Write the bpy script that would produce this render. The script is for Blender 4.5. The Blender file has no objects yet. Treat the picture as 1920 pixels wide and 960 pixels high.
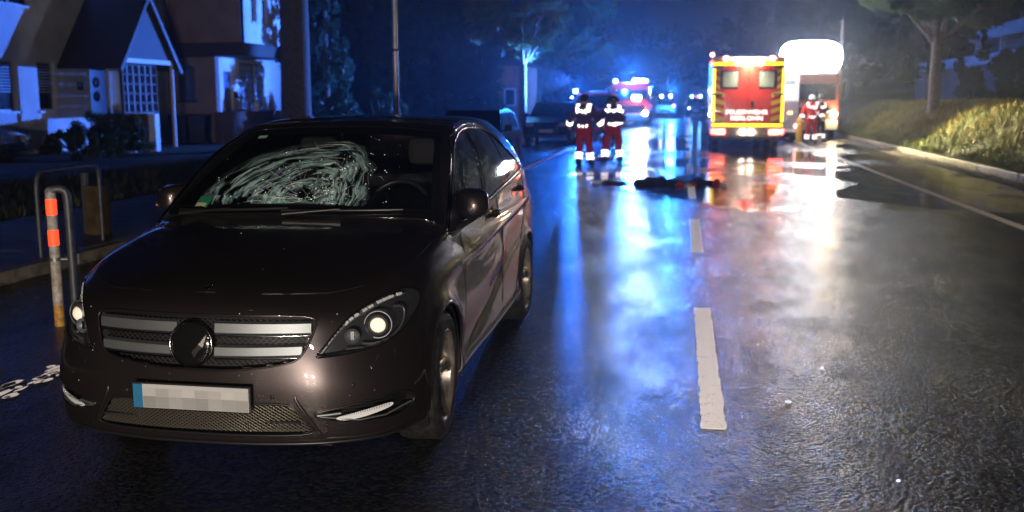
import bpy, bmesh, math, random
import numpy as np
from mathutils import Vector, Matrix
from mathutils.bvhtree import BVHTree
from mathutils.geometry import delaunay_2d_cdt, interpolate_bezier
PI = math.pi
random.seed(7); rng = np.random.default_rng(7)
SC = bpy.context.scene
COL = SC.collection

# ------------------------------------------------------------------ camera
F_PX = 1844.97; CAM_H = 1.665
pitch = math.atan2(480 - 185.6, F_PX)
yaw = math.atan((1281 - 960) / F_PX * math.cos(pitch))
cd = bpy.data.cameras.new('camera'); cam = bpy.data.objects.new('camera', cd); COL.objects.link(cam)
cd.sensor_width = 36; cd.lens = F_PX / 1920 * 36; cd.clip_end = 1500; cd.clip_start = 0.05
cam.location = (0, 0, CAM_H); cam.rotation_euler = (PI / 2 - pitch, 0, yaw)
cd.dof.use_dof = True; cd.dof.focus_distance = 4.3; cd.dof.aperture_fstop = 2.7
SC.camera = cam

# ------------------------------------------------------------------ world, moonlit night sky
w = bpy.data.worlds.new('World'); SC.world = w; w.use_nodes = True
nt = w.node_tree; nt.nodes.clear()
sky = nt.nodes.new('ShaderNodeTexSky'); sky.sky_type = 'NISHITA'; sky.sun_disc = False
sky.sun_elevation = math.radians(-4); sky.sun_rotation = math.radians(200)
bgn = nt.nodes.new('ShaderNodeBackground'); bgn.inputs[1].default_value = 0.003
wo = nt.nodes.new('ShaderNodeOutputWorld')
nt.links.new(sky.outputs[0], bgn.inputs[0]); nt.links.new(bgn.outputs[0], wo.inputs[0])
SC.view_settings.view_transform = 'Standard'; SC.view_settings.look = 'None'
SC.view_settings.exposure = 0; SC.view_settings.gamma = 1
SC.cycles.use_denoising = True; SC.cycles.denoising_input_passes = 'RGB_ALBEDO'
SC.cycles.max_bounces = 7; SC.cycles.volume_bounces = 0; SC.cycles.transparent_max_bounces = 12
SC.cycles.sample_clamp_indirect = 4.0

def lamp(name, kind, loc, energy, color, size=0.1, aim=None, size_y=None, spot=None, blend=0.5):
    d = bpy.data.lights.new(name, kind); d.energy = energy; d.color = color
    if kind == 'AREA':
        d.size = size
        if size_y: d.shape = 'RECTANGLE'; d.size_y = size_y
    elif kind == 'SUN': d.angle = size
    else: d.shadow_soft_size = size
    if kind == 'SPOT': d.spot_size = math.radians(spot); d.spot_blend = blend
    o = bpy.data.objects.new(name, d); COL.objects.link(o); o.location = loc
    if aim is not None: o.rotation_euler = (Vector(aim) - Vector(loc)).to_track_quat('-Z', 'Y').to_euler()
    return o

lamp('moonlight', 'SUN', (0, 0, 30), 0.003, (.55, .65, 1), math.radians(2), (6, 16, 0))
# the photographer's flash beside the camera: it lights the near car and every reflective tape
lamp('camera_flash', 'AREA', (-.06, -.12, 1.95), 26, (1, .93, .84), 0.12, (-1.3, 6, .7))
# headlights of a vehicle waiting behind the photographer (their twin reflection shows in the bumper)
for x_ in (1.1, 2.5): lamp('low_beam', 'SPOT', (x_, -12, .72), 4400, (1, .86, .70), .09, (-1.6, 12, .55), spot=50, blend=.7)
# fill light added at the ambulance's right flank, no lamp seen, washing the verge
lamp('verge_fill_light', 'SPOT', (3.45, 35.6, 2.85), 21000, (1, .84, .45), .12, (9.4, 29.5, .8), spot=66, blend=1)
lamp('tree_fill_light', 'POINT', (3.6, 38.6, 2.85), 420, (.9, .95, 1), .12)  # second added fill, brightens the tree, people and truck front
# blue beacons
lamp('beacon_light_van', 'POINT', (-4.50, 42.0, 2.25), 1900, (.02, .16, 1), 0.08)
lamp('beacon_light_engine', 'POINT', (-3.2, 59.5, 3.3), 5200, (.02, .2, 1), 0.3)
lamp('beacon_light_far', 'POINT', (-1.0, 88, 2.4), 5500, (.02, .22, 1), 0.3)
lamp('engine_headlight', 'SPOT', (-2.30, 59.0, .95), 300, (.85, .95, 1), 0.14, (-1.6, 10, 0), spot=60)
lamp('engine_worklight', 'SPOT', (-2.75, 59.0, 1.75), 150, (.85, .95, 1), 0.14, (-1.6, 10, 0), spot=70)
lamp('truck_headlight', 'POINT', (6.2, 42.9, 1.05), 90, (1, .72, .3), 0.1)
lamp('truck_headlight_beam', 'SPOT', (6.15, 42.9, 1.08), 900, (1, .76, .36), 0.1, (9.4, 27, 1.0), spot=30, blend=.8)
lamp('beacon_sweep', 'SPOT', (-4.6, 41.8, 2.4), 30000, (.055, .20, 1), .1, (-19, 31, 3.2), spot=75, blend=.9)

# ------------------------------------------------------------------ helpers
def P(name, base, rough=.5, metal=0., coat=0., spec=.5, emit=None, es=0., coat_r=.05, bump=None, noise=None, trans=0., alpha=1., ior=1.5):
    """principled material; noise=(scale, amount) varies colour, bump=(scale, strength, distance)"""
    m = bpy.data.materials.new(name); m.use_nodes = True; n = m.node_tree; b = n.nodes['Principled BSDF']
    I = b.inputs
    I['Base Color'].default_value = (*base, 1); I['Roughness'].default_value = rough; I['Metallic'].default_value = metal
    I['Coat Weight'].default_value = coat; I['Coat Roughness'].default_value = coat_r
    I['Specular IOR Level'].default_value = spec; I['IOR'].default_value = ior
    I['Transmission Weight'].default_value = trans; I['Alpha'].default_value = alpha
    if emit: I['Emission Color'].default_value = (*emit, 1); I['Emission Strength'].default_value = es
    tc = n.nodes.new('ShaderNodeTexCoord')
    if noise is not None:
        t = n.nodes.new('ShaderNodeTexNoise'); t.inputs['Scale'].default_value = noise[0]; t.inputs['Detail'].default_value = 6
        n.links.new(tc.outputs['Object'], t.inputs['Vector'])
        mx = n.nodes.new('ShaderNodeMix'); mx.data_type = 'RGBA'
        a = noise[1]
        mx.inputs[6].default_value = (*[c * (1 - a) for c in base], 1); mx.inputs[7].default_value = (*[min(1, c * (1 + a)) for c in base], 1)
        rp = n.nodes.new('ShaderNodeMapRange'); rp.inputs[1].default_value = .35; rp.inputs[2].default_value = .65
        n.links.new(t.outputs[0], rp.inputs[0]); n.links.new(rp.outputs[0], mx.inputs[0]); n.links.new(mx.outputs[2], I['Base Color'])
        r2 = n.nodes.new('ShaderNodeMapRange'); r2.inputs[1].default_value = .3; r2.inputs[2].default_value = .7
        r2.inputs[3].default_value = max(0, rough - .08); r2.inputs[4].default_value = min(1, rough + .08)
        n.links.new(t.outputs[0], r2.inputs[0]); n.links.new(r2.outputs[0], I['Roughness'])
    if bump is not None:
        t = n.nodes.new('ShaderNodeTexNoise'); t.inputs['Scale'].default_value = bump[0]; t.inputs['Detail'].default_value = 4
        n.links.new(tc.outputs['Object'], t.inputs['Vector'])
        bp = n.nodes.new('ShaderNodeBump'); bp.inputs['Strength'].default_value = bump[1]; bp.inputs['Distance'].default_value = bump[2]
        n.links.new(t.outputs[0], bp.inputs['Height']); n.links.new(bp.outputs[0], I['Normal'])
    return m

def retro(name, col, gain=.5, rough=.35, speckle=0.):
    """glass-bead reflective tape: returns light towards where it came from (its glossy facet always faces the incoming ray)"""
    m = bpy.data.materials.new(name); m.use_nodes = True; n = m.node_tree; b = n.nodes['Principled BSDF']
    b.inputs['Base Color'].default_value = (*col, 1); b.inputs['Roughness'].default_value = .5
    if speckle:
        tc = n.nodes.new('ShaderNodeTexCoord'); t = n.nodes.new('ShaderNodeTexNoise'); t.inputs['Scale'].default_value = 95; t.inputs['Detail'].default_value = 5; n.links.new(tc.outputs['Object'], t.inputs['Vector'])
        t2 = n.nodes.new('ShaderNodeTexNoise'); t2.inputs['Scale'].default_value = 9; t2.inputs['Detail'].default_value = 4; n.links.new(tc.outputs['Object'], t2.inputs['Vector'])
        ad = n.nodes.new('ShaderNodeMath'); ad.operation = 'MULTIPLY_ADD'; ad.inputs[1].default_value = .45; n.links.new(t2.outputs[0], ad.inputs[0]); n.links.new(t.outputs[0], ad.inputs[2])
        r = n.nodes.new('ShaderNodeMapRange'); r.inputs[1].default_value = .56 + .06 * (1 - speckle); r.inputs[2].default_value = .70; r.inputs[3].default_value = .12; r.inputs[4].default_value = 1.; n.links.new(ad.outputs[0], r.inputs[0])
        cm = n.nodes.new('ShaderNodeMix'); cm.data_type = 'RGBA'; cm.inputs[6].default_value = (.03, .03, .03, 1); cm.inputs[7].default_value = (*col, 1); n.links.new(r.outputs[0], cm.inputs[0]); n.links.new(cm.outputs[2], b.inputs['Base Color'])
        bp = n.nodes.new('ShaderNodeBump'); bp.inputs['Strength'].default_value = .6; bp.inputs['Distance'].default_value = .005; n.links.new(t.outputs[0], bp.inputs['Height']); n.links.new(bp.outputs[0], b.inputs['Normal'])
    g = n.nodes.new('ShaderNodeBsdfGlossy'); g.inputs['Roughness'].default_value = rough; g.inputs['Color'].default_value = (*[c * gain for c in col], 1)
    geo = n.nodes.new('ShaderNodeNewGeometry'); n.links.new(geo.outputs['Incoming'], g.inputs['Normal'])
    add = n.nodes.new('ShaderNodeAddShader'); out = n.nodes['Material Output']
    n.links.new(b.outputs[0], add.inputs[0]); n.links.new(g.outputs[0], add.inputs[1]); n.links.new(add.outputs[0], out.inputs[0])
    return m

def emi(name, col, s):
    return P(name, (.8, .8, .8), .4, emit=col, es=s)

def tag(o, label=None, cat=None, group=None, kind=None):
    if label: o['label'] = label
    if cat: o['category'] = cat
    if group: o['group'] = group
    if kind: o['kind'] = kind
    return o

def thing(name, label, cat, loc=(0, 0, 0), rz=0, group=None):
    o = bpy.data.objects.new(name, None); COL.objects.link(o); o.location = loc; o.rotation_euler = (0, 0, rz)
    o.empty_display_size = .2
    return tag(o, label, cat, group)

def mesh(name, V, Fc, mat, parent=None, smooth=False, normals=None):
    me = bpy.data.meshes.new(name); me.from_pydata([tuple(v) for v in V], [], [tuple(f) for f in Fc]); me.validate(); me.update()
    if smooth: me.polygons.foreach_set('use_smooth', [True] * len(me.polygons))
    for m_ in (mat if isinstance(mat, (list, tuple)) else [mat]): me.materials.append(m_)
    if normals is not None and len(normals) == len(me.vertices): me.normals_split_custom_set_from_vertices([tuple(v) for v in normals])
    o = bpy.data.objects.new(name, me); COL.objects.link(o)
    if parent is not None: o.parent = parent
    return o

def link(name, me, parent=None, M=None):
    o = bpy.data.objects.new(name, me); COL.objects.link(o)
    if parent is not None: o.parent = parent
    if M is not None: o.matrix_local = M
    return o

def copy_tree(o, parent=None):
    c = o.copy(); COL.objects.link(c); c.parent = parent
    for ch in list(o.children): copy_tree(ch, c)
    return c

def rot(ax, a): return Matrix.Rotation(a, 4, ax)
def T(x, y, z): return Matrix.Translation((x, y, z))

class MB:
    """collects simple solids, then builds ONE mesh object"""
    def __init__(s): s.V = []; s.F = []; s.S = []
    def add(s, V, Fc, M=None, smooth=False):
        k = len(s.V)
        s.V += [tuple(M @ Vector(v)) if M is not None else tuple(v) for v in V]
        s.F += [tuple(i + k for i in f) for f in Fc]; s.S += [smooth] * len(Fc); return s
    def box(s, x0, x1, y0, y1, z0, z1, M=None, ch=0.):
        if ch > 0:
            bm = bmesh.new(); bmesh.ops.create_cube(bm, size=1)
            for v in bm.verts: v.co = Vector(((x0 + x1) / 2 + v.co.x * (x1 - x0), (y0 + y1) / 2 + v.co.y * (y1 - y0), (z0 + z1) / 2 + v.co.z * (z1 - z0)))
            bmesh.ops.bevel(bm, geom=bm.edges[:], offset=ch, segments=2, affect='EDGES', profile=.5)
            V = [v.co.copy() for v in bm.verts]; bm.verts.index_update()
            s.add(V, [[v.index for v in f.verts] for f in bm.faces], M, False); bm.free(); return s
        V = [(x, y, z) for z in (z0, z1) for y in (y0, y1) for x in (x0, x1)]
        return s.add(V, [(0, 2, 3, 1), (4, 5, 7, 6), (0, 1, 5, 4), (2, 6, 7, 3), (0, 4, 6, 2), (1, 3, 7, 5)], M)
    def prism(s, pts, a, b, axis='x', M=None):
        """polygon pts in the other two axes extruded from a to b"""
        n = len(pts)
        f = {'x': lambda p, t: (t, p[0], p[1]), 'y': lambda p, t: (p[0], t, p[1]), 'z': lambda p, t: (p[0], p[1], t)}[axis]
        V = [f(p, a) for p in pts] + [f(p, b) for p in pts]
        return s.add(V, [tuple(range(n - 1, -1, -1)), tuple(range(n, 2 * n))] + [(i, (i + 1) % n, n + (i + 1) % n, n + i) for i in range(n)], M)
    def cyl(s, r, z0, z1, M=None, n=20, r2=None, smooth=True):
        r2 = r if r2 is None else r2
        V = [(r * math.cos(2 * PI * i / n), r * math.sin(2 * PI * i / n), z0) for i in range(n)] + [(r2 * math.cos(2 * PI * i / n), r2 * math.sin(2 * PI * i / n), z1) for i in range(n)]
        k = len(s.F)
        s.add(V, [(i, (i + 1) % n, n + (i + 1) % n, n + i) for i in range(n)], M, smooth)
        return s.add(V, [tuple(range(n - 1, -1, -1)), tuple(range(n, 2 * n))], M, False)
    def lathe(s, prof, M=None, n=48, smooth=True, closed=False):
        """prof: (radius, height) pairs about z"""
        m = len(prof); V = [(r * math.cos(2 * PI * i / n), r * math.sin(2 * PI * i / n), z) for i in range(n) for r, z in prof]
        Fc = []
        for i in range(n):
            j = (i + 1) % n
            for k in range(m if closed else m - 1):
                l = (k + 1) % m; Fc.append((i * m + k, j * m + k, j * m + l, i * m + l))
        return s.add(V, Fc, M, smooth)
    def tube(s, pts, r, n=8, M=None, closed=False, caps=True, flat=1.):
        """round bar along pts; r may be a list"""
        pts = [Vector(p) for p in pts]; m = len(pts); R = r if isinstance(r, (list, tuple)) else [r] * m
        V = []; up = Vector((0, 0, 1)); prev = None
        for i, p in enumerate(pts):
            a = pts[(i - 1) % m] if (closed or i > 0) else p; b = pts[(i + 1) % m] if (closed or i < m - 1) else p
            t = (b - a).normalized() if (b - a).length > 1e-9 else Vector((0, 0, 1))
            if prev is None: x = t.cross(up if abs(t.z) < .95 else Vector((1, 0, 0))).normalized()
            else:
                x = prev - t * prev.dot(t); x = x.normalized() if x.length > 1e-6 else t.orthogonal().normalized()
            prev = x; y = t.cross(x)
            V += [p + (x * math.cos(2 * PI * k / n) + y * math.sin(2 * PI * k / n) * flat) * R[i] for k in range(n)]
        Fc = []
        for i in range(m if closed else m - 1):
            j = (i + 1) % m
            for k in range(n): l = (k + 1) % n; Fc.append((i * n + k, i * n + l, j * n + l, j * n + k))
        s.add(V, Fc, M, True)
        if caps and not closed: s.add(V, [tuple(range(n - 1, -1, -1)), tuple(range((m - 1) * n, m * n))], M, False)
        return s
    def ball(s, c, r, M=None, nu=12, nv=8, sc=(1, 1, 1)):
        V = []; Fc = []
        for j in range(nv + 1):
            a = PI * j / nv
            for i in range(nu): b = 2 * PI * i / nu; V.append((c[0] + r * sc[0] * math.sin(a) * math.cos(b), c[1] + r * sc[1] * math.sin(a) * math.sin(b), c[2] + r * sc[2] * math.cos(a)))
        for j in range(nv):
            for i in range(nu): k = (i + 1) % nu; Fc.append((j * nu + i, (j + 1) * nu + i, (j + 1) * nu + k, j * nu + k))
        return s.add(V, Fc, M, True)
    def me(s, name, mat):
        me = bpy.data.meshes.new(name); me.from_pydata(s.V, [], s.F); me.polygons.foreach_set('use_smooth', s.S)
        for m_ in (mat if isinstance(mat, (list, tuple)) else [mat]): me.materials.append(m_)
        me.validate(); me.update(); return me
    def build(s, name, mat, parent=None, M=None): return link(name, s.me(name, mat), parent, M)

def catmull(pts, per=8, closed=False):
    A = [np.array(p, float) for p in pts]; n = len(A); out = []
    rngi = range(n) if closed else range(n - 1)
    for i in rngi:
        if closed: p0, p1, p2, p3 = A[(i - 1) % n], A[i], A[(i + 1) % n], A[(i + 2) % n]
        else: p0 = A[max(i - 1, 0)]; p1 = A[i]; p2 = A[i + 1]; p3 = A[min(i + 2, n - 1)]
        for k in range(per):
            t = k / per
            out.append(.5 * (2 * p1 + (p2 - p0) * t + (2 * p0 - 5 * p1 + 4 * p2 - p3) * t * t + (3 * p1 - 3 * p2 + p3 - p0) * t ** 3))
    if not closed: out.append(A[-1])
    return [tuple(o) for o in out]

def inpoly(P2, poly):
    """numpy points-in-polygon"""
    P2 = np.asarray(P2); x, y = P2[:, 0], P2[:, 1]; c = np.zeros(len(P2), bool); q = np.asarray(poly); j = len(q) - 1
    for i in range(len(q)):
        xi, yi = q[i]; xj, yj = q[j]
        m_ = ((yi > y) != (yj > y)) & (x < (xj - xi) * (y - yi) / (yj - yi + 1e-12) + xi); c ^= m_; j = i
    return c
# ------------------------------------------------------------------ materials of the hero car
M_PAINT = P('car_paint', (.062, .051, .053), .33, .8, coat=1, coat_r=.025)
_n = M_PAINT.node_tree; _b = _n.nodes['Principled BSDF']
M_BLACK = P('black_plastic', (.012, .012, .013), .38)
M_GLOSS = P('gloss_black', (.008, .008, .009), .08, coat=.5)
M_RUBBER = P('rubber', (.018, .018, .018), .62, noise=(30, .35), bump=(120, .3, .002))
M_CHROME = P('chrome', (.62, .62, .63), .14, 1)
M_SATIN = P('satin_silver', (.25, .27, .29), .48, .8)
M_RIM = P('alloy_rim', (.50, .45, .41), .3, .8, noise=(9, .25))
M_LENS = P('lamp_glass', (.02, .02, .02), .02, alpha=.10, spec=.6)
M_SIDEGLASS = P('side_glass', (.010, .013, .014), .045, coat=1, spec=.9)
M_INTERIOR = P('interior_plastic', (.02, .02, .022), .6)

# ------------------------------------------------------------------ hero car body as a lofted surface
def lerp(a, b, t): return a + (b - a) * t
NR = 17; C = []
def col(*rows): C.append([np.array(r, float) for r in rows])
# cowl/belt row 10, top row 13, shoulder row 14, spine row 16
front = [ # r0..r7 , r10, r13, r14, spine y
 ([(0,-.77,.19),(0,-.835,.215),(0,-.862,.32),(0,-.868,.45),(0,-.862,.56),(0,-.848,.68),(0,-.822,.785),(0,-.742,.848)],(0,.215,1.066),(0,1.25,1.497),(0,1.34,1.518),1.46),
 ([(.28,-.755,.19),(.28,-.82,.215),(.28,-.848,.32),(.28,-.855,.45),(.28,-.846,.56),(.28,-.828,.68),(.28,-.80,.782),(.28,-.718,.845)],(.20,.218,1.064),(.15,1.25,1.495),(.145,1.34,1.516),1.50),
 ([(.54,-.69,.19),(.55,-.755,.215),(.555,-.785,.32),(.56,-.792,.45),(.555,-.778,.56),(.545,-.752,.66),(.525,-.712,.77),(.50,-.625,.838)],(.38,.226,1.058),(.28,1.245,1.491),(.27,1.34,1.513),1.53),
 ([(.72,-.57,.19),(.745,-.625,.215),(.762,-.648,.32),(.765,-.652,.45),(.752,-.632,.56),(.735,-.605,.66),(.71,-.56,.775),(.665,-.485,.85)],(.52,.236,1.049),(.39,1.235,1.487),(.37,1.34,1.509),1.56),
 ([(.80,-.40,.19),(.838,-.44,.215),(.862,-.465,.32),(.866,-.468,.45),(.852,-.448,.57),(.832,-.422,.68),(.805,-.385,.795),(.758,-.325,.878)],(.63,.25,1.034),(.48,1.225,1.482),(.46,1.34,1.504),1.59),
 ([(.82,-.22,.19),(.86,-.24,.215),(.884,-.25,.32),(.888,-.25,.45),(.878,-.24,.59),(.866,-.22,.71),(.842,-.185,.825),(.80,-.13,.90)],(.71,.266,1.016),(.55,1.21,1.477),(.53,1.32,1.50),1.62),
 ([(.82,0,.19),(.86,0,.215),(.888,0,.32),(.892,0,.45),(.887,.01,.62),(.878,.02,.74),(.862,.04,.845),(.822,.08,.918)],(.775,.285,.992),(.60,1.185,1.471),(.575,1.29,1.501),1.66),
 ([(.82,.34,.19),(.86,.34,.215),(.882,.34,.32),(.884,.34,.45),(.886,.34,.60),(.884,.34,.73),(.874,.345,.845),(.838,.37,.925)],(.812,.33,.970),(.638,1.20,1.466),(.60,1.33,1.501),1.70),
]
def zsp(y): return float(np.interp(y,[1.4,1.6,1.9,2.3,2.7,3.0,3.2],[1.527,1.545,1.557,1.552,1.532,1.505,1.48]))
for fr, r10, r13, r14, sy in front:
    i = len(C); r7 = np.array(fr[7]); r10 = np.array(r10); r13 = np.array(r13); r14 = np.array(r14)
    hb = .030 * (1 - i / 9.)
    r8 = lerp(r7, r10, .33) + np.array((0, 0, hb * .95)); r9 = lerp(r7, r10, .67) + np.array((0, 0, hb * .85))
    wb = .022
    r11 = lerp(r10, r13, .34) + np.array((0, -wb * .5, wb)); r12 = lerp(r10, r13, .67) + np.array((0, -wb * .5, wb))
    if i == 7: r11 = np.array((.752, .575, 1.165)); r12 = np.array((.700, .835, 1.332)); r8 = np.array((.833,.36,.938)); r9 = np.array((.825,.345,.953))
    if i == 6: r8 = lerp(r7,r10,.33)+np.array((.004,0,.006)); r9 = lerp(r7,r10,.67)+np.array((.004,0,.006)); r11 = np.array((.718,.565,1.178)); r12=np.array((.665,.845,1.345))
    sp = np.array((0, sy, zsp(sy))); r15 = lerp(r14, sp, .5) + np.array((0, 0, .006))
    r14 = r14 + np.array((.022 * min(1, i / 3), -.01, .005)); C.append([np.array(q, float) for q in fr] + [r8, r9, r10, r11, r12, r13, r14, r15, sp])
ZS = [.19, .215, .30, .42, .55, .66, .76, .835, .89, .93]
OF = [-.075, -.035, -.010, -.012, -.008, -.002, 0, -.004, -.014, -.028]
side = [ # y, halfwidth, belt, r11, r12, r13, r14, spine y
 (.78,.888,(.830,.72,.998),(.778,.86,1.185),(.712,1.06,1.348),(.640,1.33,1.484),(.59,1.40,1.514),1.76),
 (1.22,.893,(.838,1.2,1.045),(.787,1.27,1.205),(.712,1.40,1.37),(.622,1.57,1.498),(.57,1.62,1.526),1.87),
 (1.75,.893,(.842,1.7,1.083),(.793,1.73,1.235),(.717,1.78,1.385),(.622,1.83,1.505),(.565,1.86,1.534),2.0),
 (2.28,.893,(.839,2.25,1.113),(.79,2.23,1.255),(.712,2.22,1.39),(.617,2.20,1.498),(.56,2.2,1.528),2.2),
 (2.72,.892,(.828,2.7,1.135),(.775,2.68,1.262),(.695,2.64,1.38),(.602,2.60,1.482),(.545,2.58,1.511),2.42),
 (3.06,.872,(.792,3.06,1.125),(.742,3.03,1.25),(.67,2.98,1.36),(.582,2.93,1.455),(.515,2.9,1.485),2.6),
 (3.30,.80,(.715,3.31,1.08),(.672,3.28,1.20),(.61,3.24,1.31),(.53,3.2,1.425),(.43,3.12,1.465),2.8),
]
for y, hw, r10, r11, r12, r13, r14, sy in side:
    rows = [np.array((hw + o, y, z)) for z, o in zip(ZS, OF)]
    sp = np.array((0, sy, zsp(sy))); r14 = np.array(r14, float) + np.array((.018, 0, .004)); r15 = lerp(r14, sp, .5) + np.array((0, 0, .008))
    C.append(rows + [np.array(r10), np.array(r11), np.array(r12), np.array(r13), r14, r15, sp])
for x, yo, r10, r11, r12, r13, r14, sy in ((.46,3.44,(.42,3.43,1.06),(.39,3.385,1.2),(.36,3.34,1.32),(.33,3.31,1.43),(.26,3.22,1.468),2.95),(0,3.49,(0,3.46,1.05),(0,3.41,1.2),(0,3.37,1.32),(0,3.34,1.435),(0,3.26,1.475),3.08)):
    rows = [np.array((x, yo + o, z)) for z, o in zip(ZS, OF)]
    sp = np.array((0, sy, zsp(sy))); r14 = np.array(r14, float); r15 = lerp(r14, sp, .5)
    C.append(rows + [np.array(r10), np.array(r11), np.array(r12), np.array(r13), r14, r15, sp])
G = np.array(C)                                  # columns x rows x 3
def crspline(A, sub, mirror0=False, mirror1=False):
    """Catmull-Rom along axis 0 with sub[i] steps in segment i"""
    n = len(A); mir = np.array([-1, 1, 1.])
    a0 = A[1] * mir if mirror0 else 2 * A[0] - A[1]; a1 = A[-2] * mir if mirror1 else 2 * A[-1] - A[-2]
    E = np.concatenate([[a0], A, [a1]]); out = []
    for i in range(n - 1):
        p0, p1, p2, p3 = E[i], E[i + 1], E[i + 2], E[i + 3]
        def tj(a, b): return np.maximum(np.linalg.norm(b - a, axis=-1, keepdims=True), 1e-5) ** .5
        t0 = 0; t1 = tj(p0, p1); t2 = t1 + tj(p1, p2); t3 = t2 + tj(p2, p3)
        for k in range(sub[i]):
            t = t1 + (t2 - t1) * k / sub[i]
            A1 = (t1 - t) / (t1 - t0) * p0 + (t - t0) / (t1 - t0) * p1; A2 = (t2 - t) / (t2 - t1) * p1 + (t - t1) / (t2 - t1) * p2
            A3 = (t3 - t) / (t3 - t2) * p2 + (t - t2) / (t3 - t2) * p3
            B1 = (t2 - t) / (t2 - t0) * A1 + (t - t0) / (t2 - t0) * A2; B2 = (t3 - t) / (t3 - t1) * A2 + (t - t1) / (t3 - t1) * A3
            out.append((t2 - t) / (t2 - t1) * B1 + (t - t1) / (t2 - t1) * B2)
    out.append(A[-1]); return np.array(out)
SU = [20, 20, 18, 18, 18, 16, 20, 26, 26, 28, 28, 24, 20, 18, 16, 14]
SV = [3, 8, 10, 10, 10, 9, 8, 16, 16, 16, 14, 14, 12, 5, 8, 8]
H = crspline(G, SU, True, True)                                            # along the car
H = np.transpose(crspline(np.transpose(H, (1, 0, 2)), SV), (1, 0, 2))      # up and over
def sstep(a, b, x): t = np.clip((x - a) / (b - a), 0, 1); return t * t * (3 - 2 * t)
# body-side creases: one line rising rearward through the handles, one sweeping down and forward
X, Y, Z = H[..., 0], H[..., 1], H[..., 2]
sidem = sstep(-.1, .35, Y) * (1 - sstep(2.9, 3.25, Y)) * sstep(.24, .34, Z) * (1 - sstep(.93, .97, Z)) * (X > .7)
zc1 = .80 + .045 * Y
d1 = Z - zc1
rid1 = np.where(d1 < 0, -.016 * sstep(-.24, -.05, d1) * (1 - sstep(-.05, .0, d1)), 0)
zc2 = .30 + .36 * sstep(.4, 2.5, Y) - .02
d2 = Z - zc2
rid2 = np.where(d2 > 0, -.016 * (1 - sstep(.05, .26, d2)) * sstep(.0, .07, d2), 0)
H[..., 0] = X + sidem * (rid1 + rid2)
# flared lips round the wheel arches
for yc in (0., 2.70):
    rr = np.hypot(H[..., 1] - yc, H[..., 2] - .325)
    m_ = (H[..., 0] > .7) * (H[..., 2] < .80)
    H[..., 0] += m_ * .012 * np.exp(-((rr - .37) / .035) ** 2)
# wheel-arch snapping
RA = .352
nu, nv = H.shape[:2]
Rin = np.zeros((nu, nv), bool)
for yc in (0., 2.70):
    dy = H[..., 1] - yc; dz = H[..., 2] - .325; rr = np.hypot(dy, dz)
    ins = (rr < RA) & (H[..., 0] > .6)
    near = ins & (rr > RA - .020)
    k = RA / np.maximum(rr, 1e-6)
    H[..., 1] = np.where(near, yc + dy * k, H[..., 1]); H[..., 2] = np.where(near, .325 + dz * k, H[..., 2])
    Rin |= ins & ~near
    low = (np.abs(dy) < RA) & (H[..., 2] < .325) & (H[..., 0] > .6); Rin |= low & ~near & (np.abs(dy) < RA - .01)
# both halves, welded on the centre line
V = []; idx = {}
def vid(i, j, s):
    if i in (0, nu - 1) or j == nv - 1: s = 1
    key = (i, j, s)
    if key not in idx:
        idx[key] = len(V); p_ = H[i, j]; x_ = 0. if (i in (0, nu - 1) or j == nv - 1) else p_[0]
        V.append((x_ * s, p_[1], p_[2]))
    return idx[key]
Fq = []
for i in range(nu - 1):
    for j in range(nv - 1):
        if Rin[i, j] or Rin[i + 1, j] or Rin[i, j + 1] or Rin[i + 1, j + 1]: continue
        Fq.append((vid(i, j, 1), vid(i + 1, j, 1), vid(i + 1, j + 1, 1), vid(i, j + 1, 1)))
        Fq.append((vid(i, j, -1), vid(i, j + 1, -1), vid(i + 1, j + 1, -1), vid(i + 1, j, -1)))
V = np.array(V)
_me = bpy.data.meshes.new('tmp'); _me.from_pydata(V.tolist(), [], Fq); _me.update()
VN = np.zeros(len(_me.vertices) * 3); _me.vertices.foreach_get('normal', VN); VN = VN.reshape(-1, 3)
bpy.data.meshes.remove(_me)
SHELL = BVHTree.FromPolygons(V.tolist(), Fq)
FC = V[np.array(Fq)].mean(1)
FN = VN[np.array(Fq)].mean(1)

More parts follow.
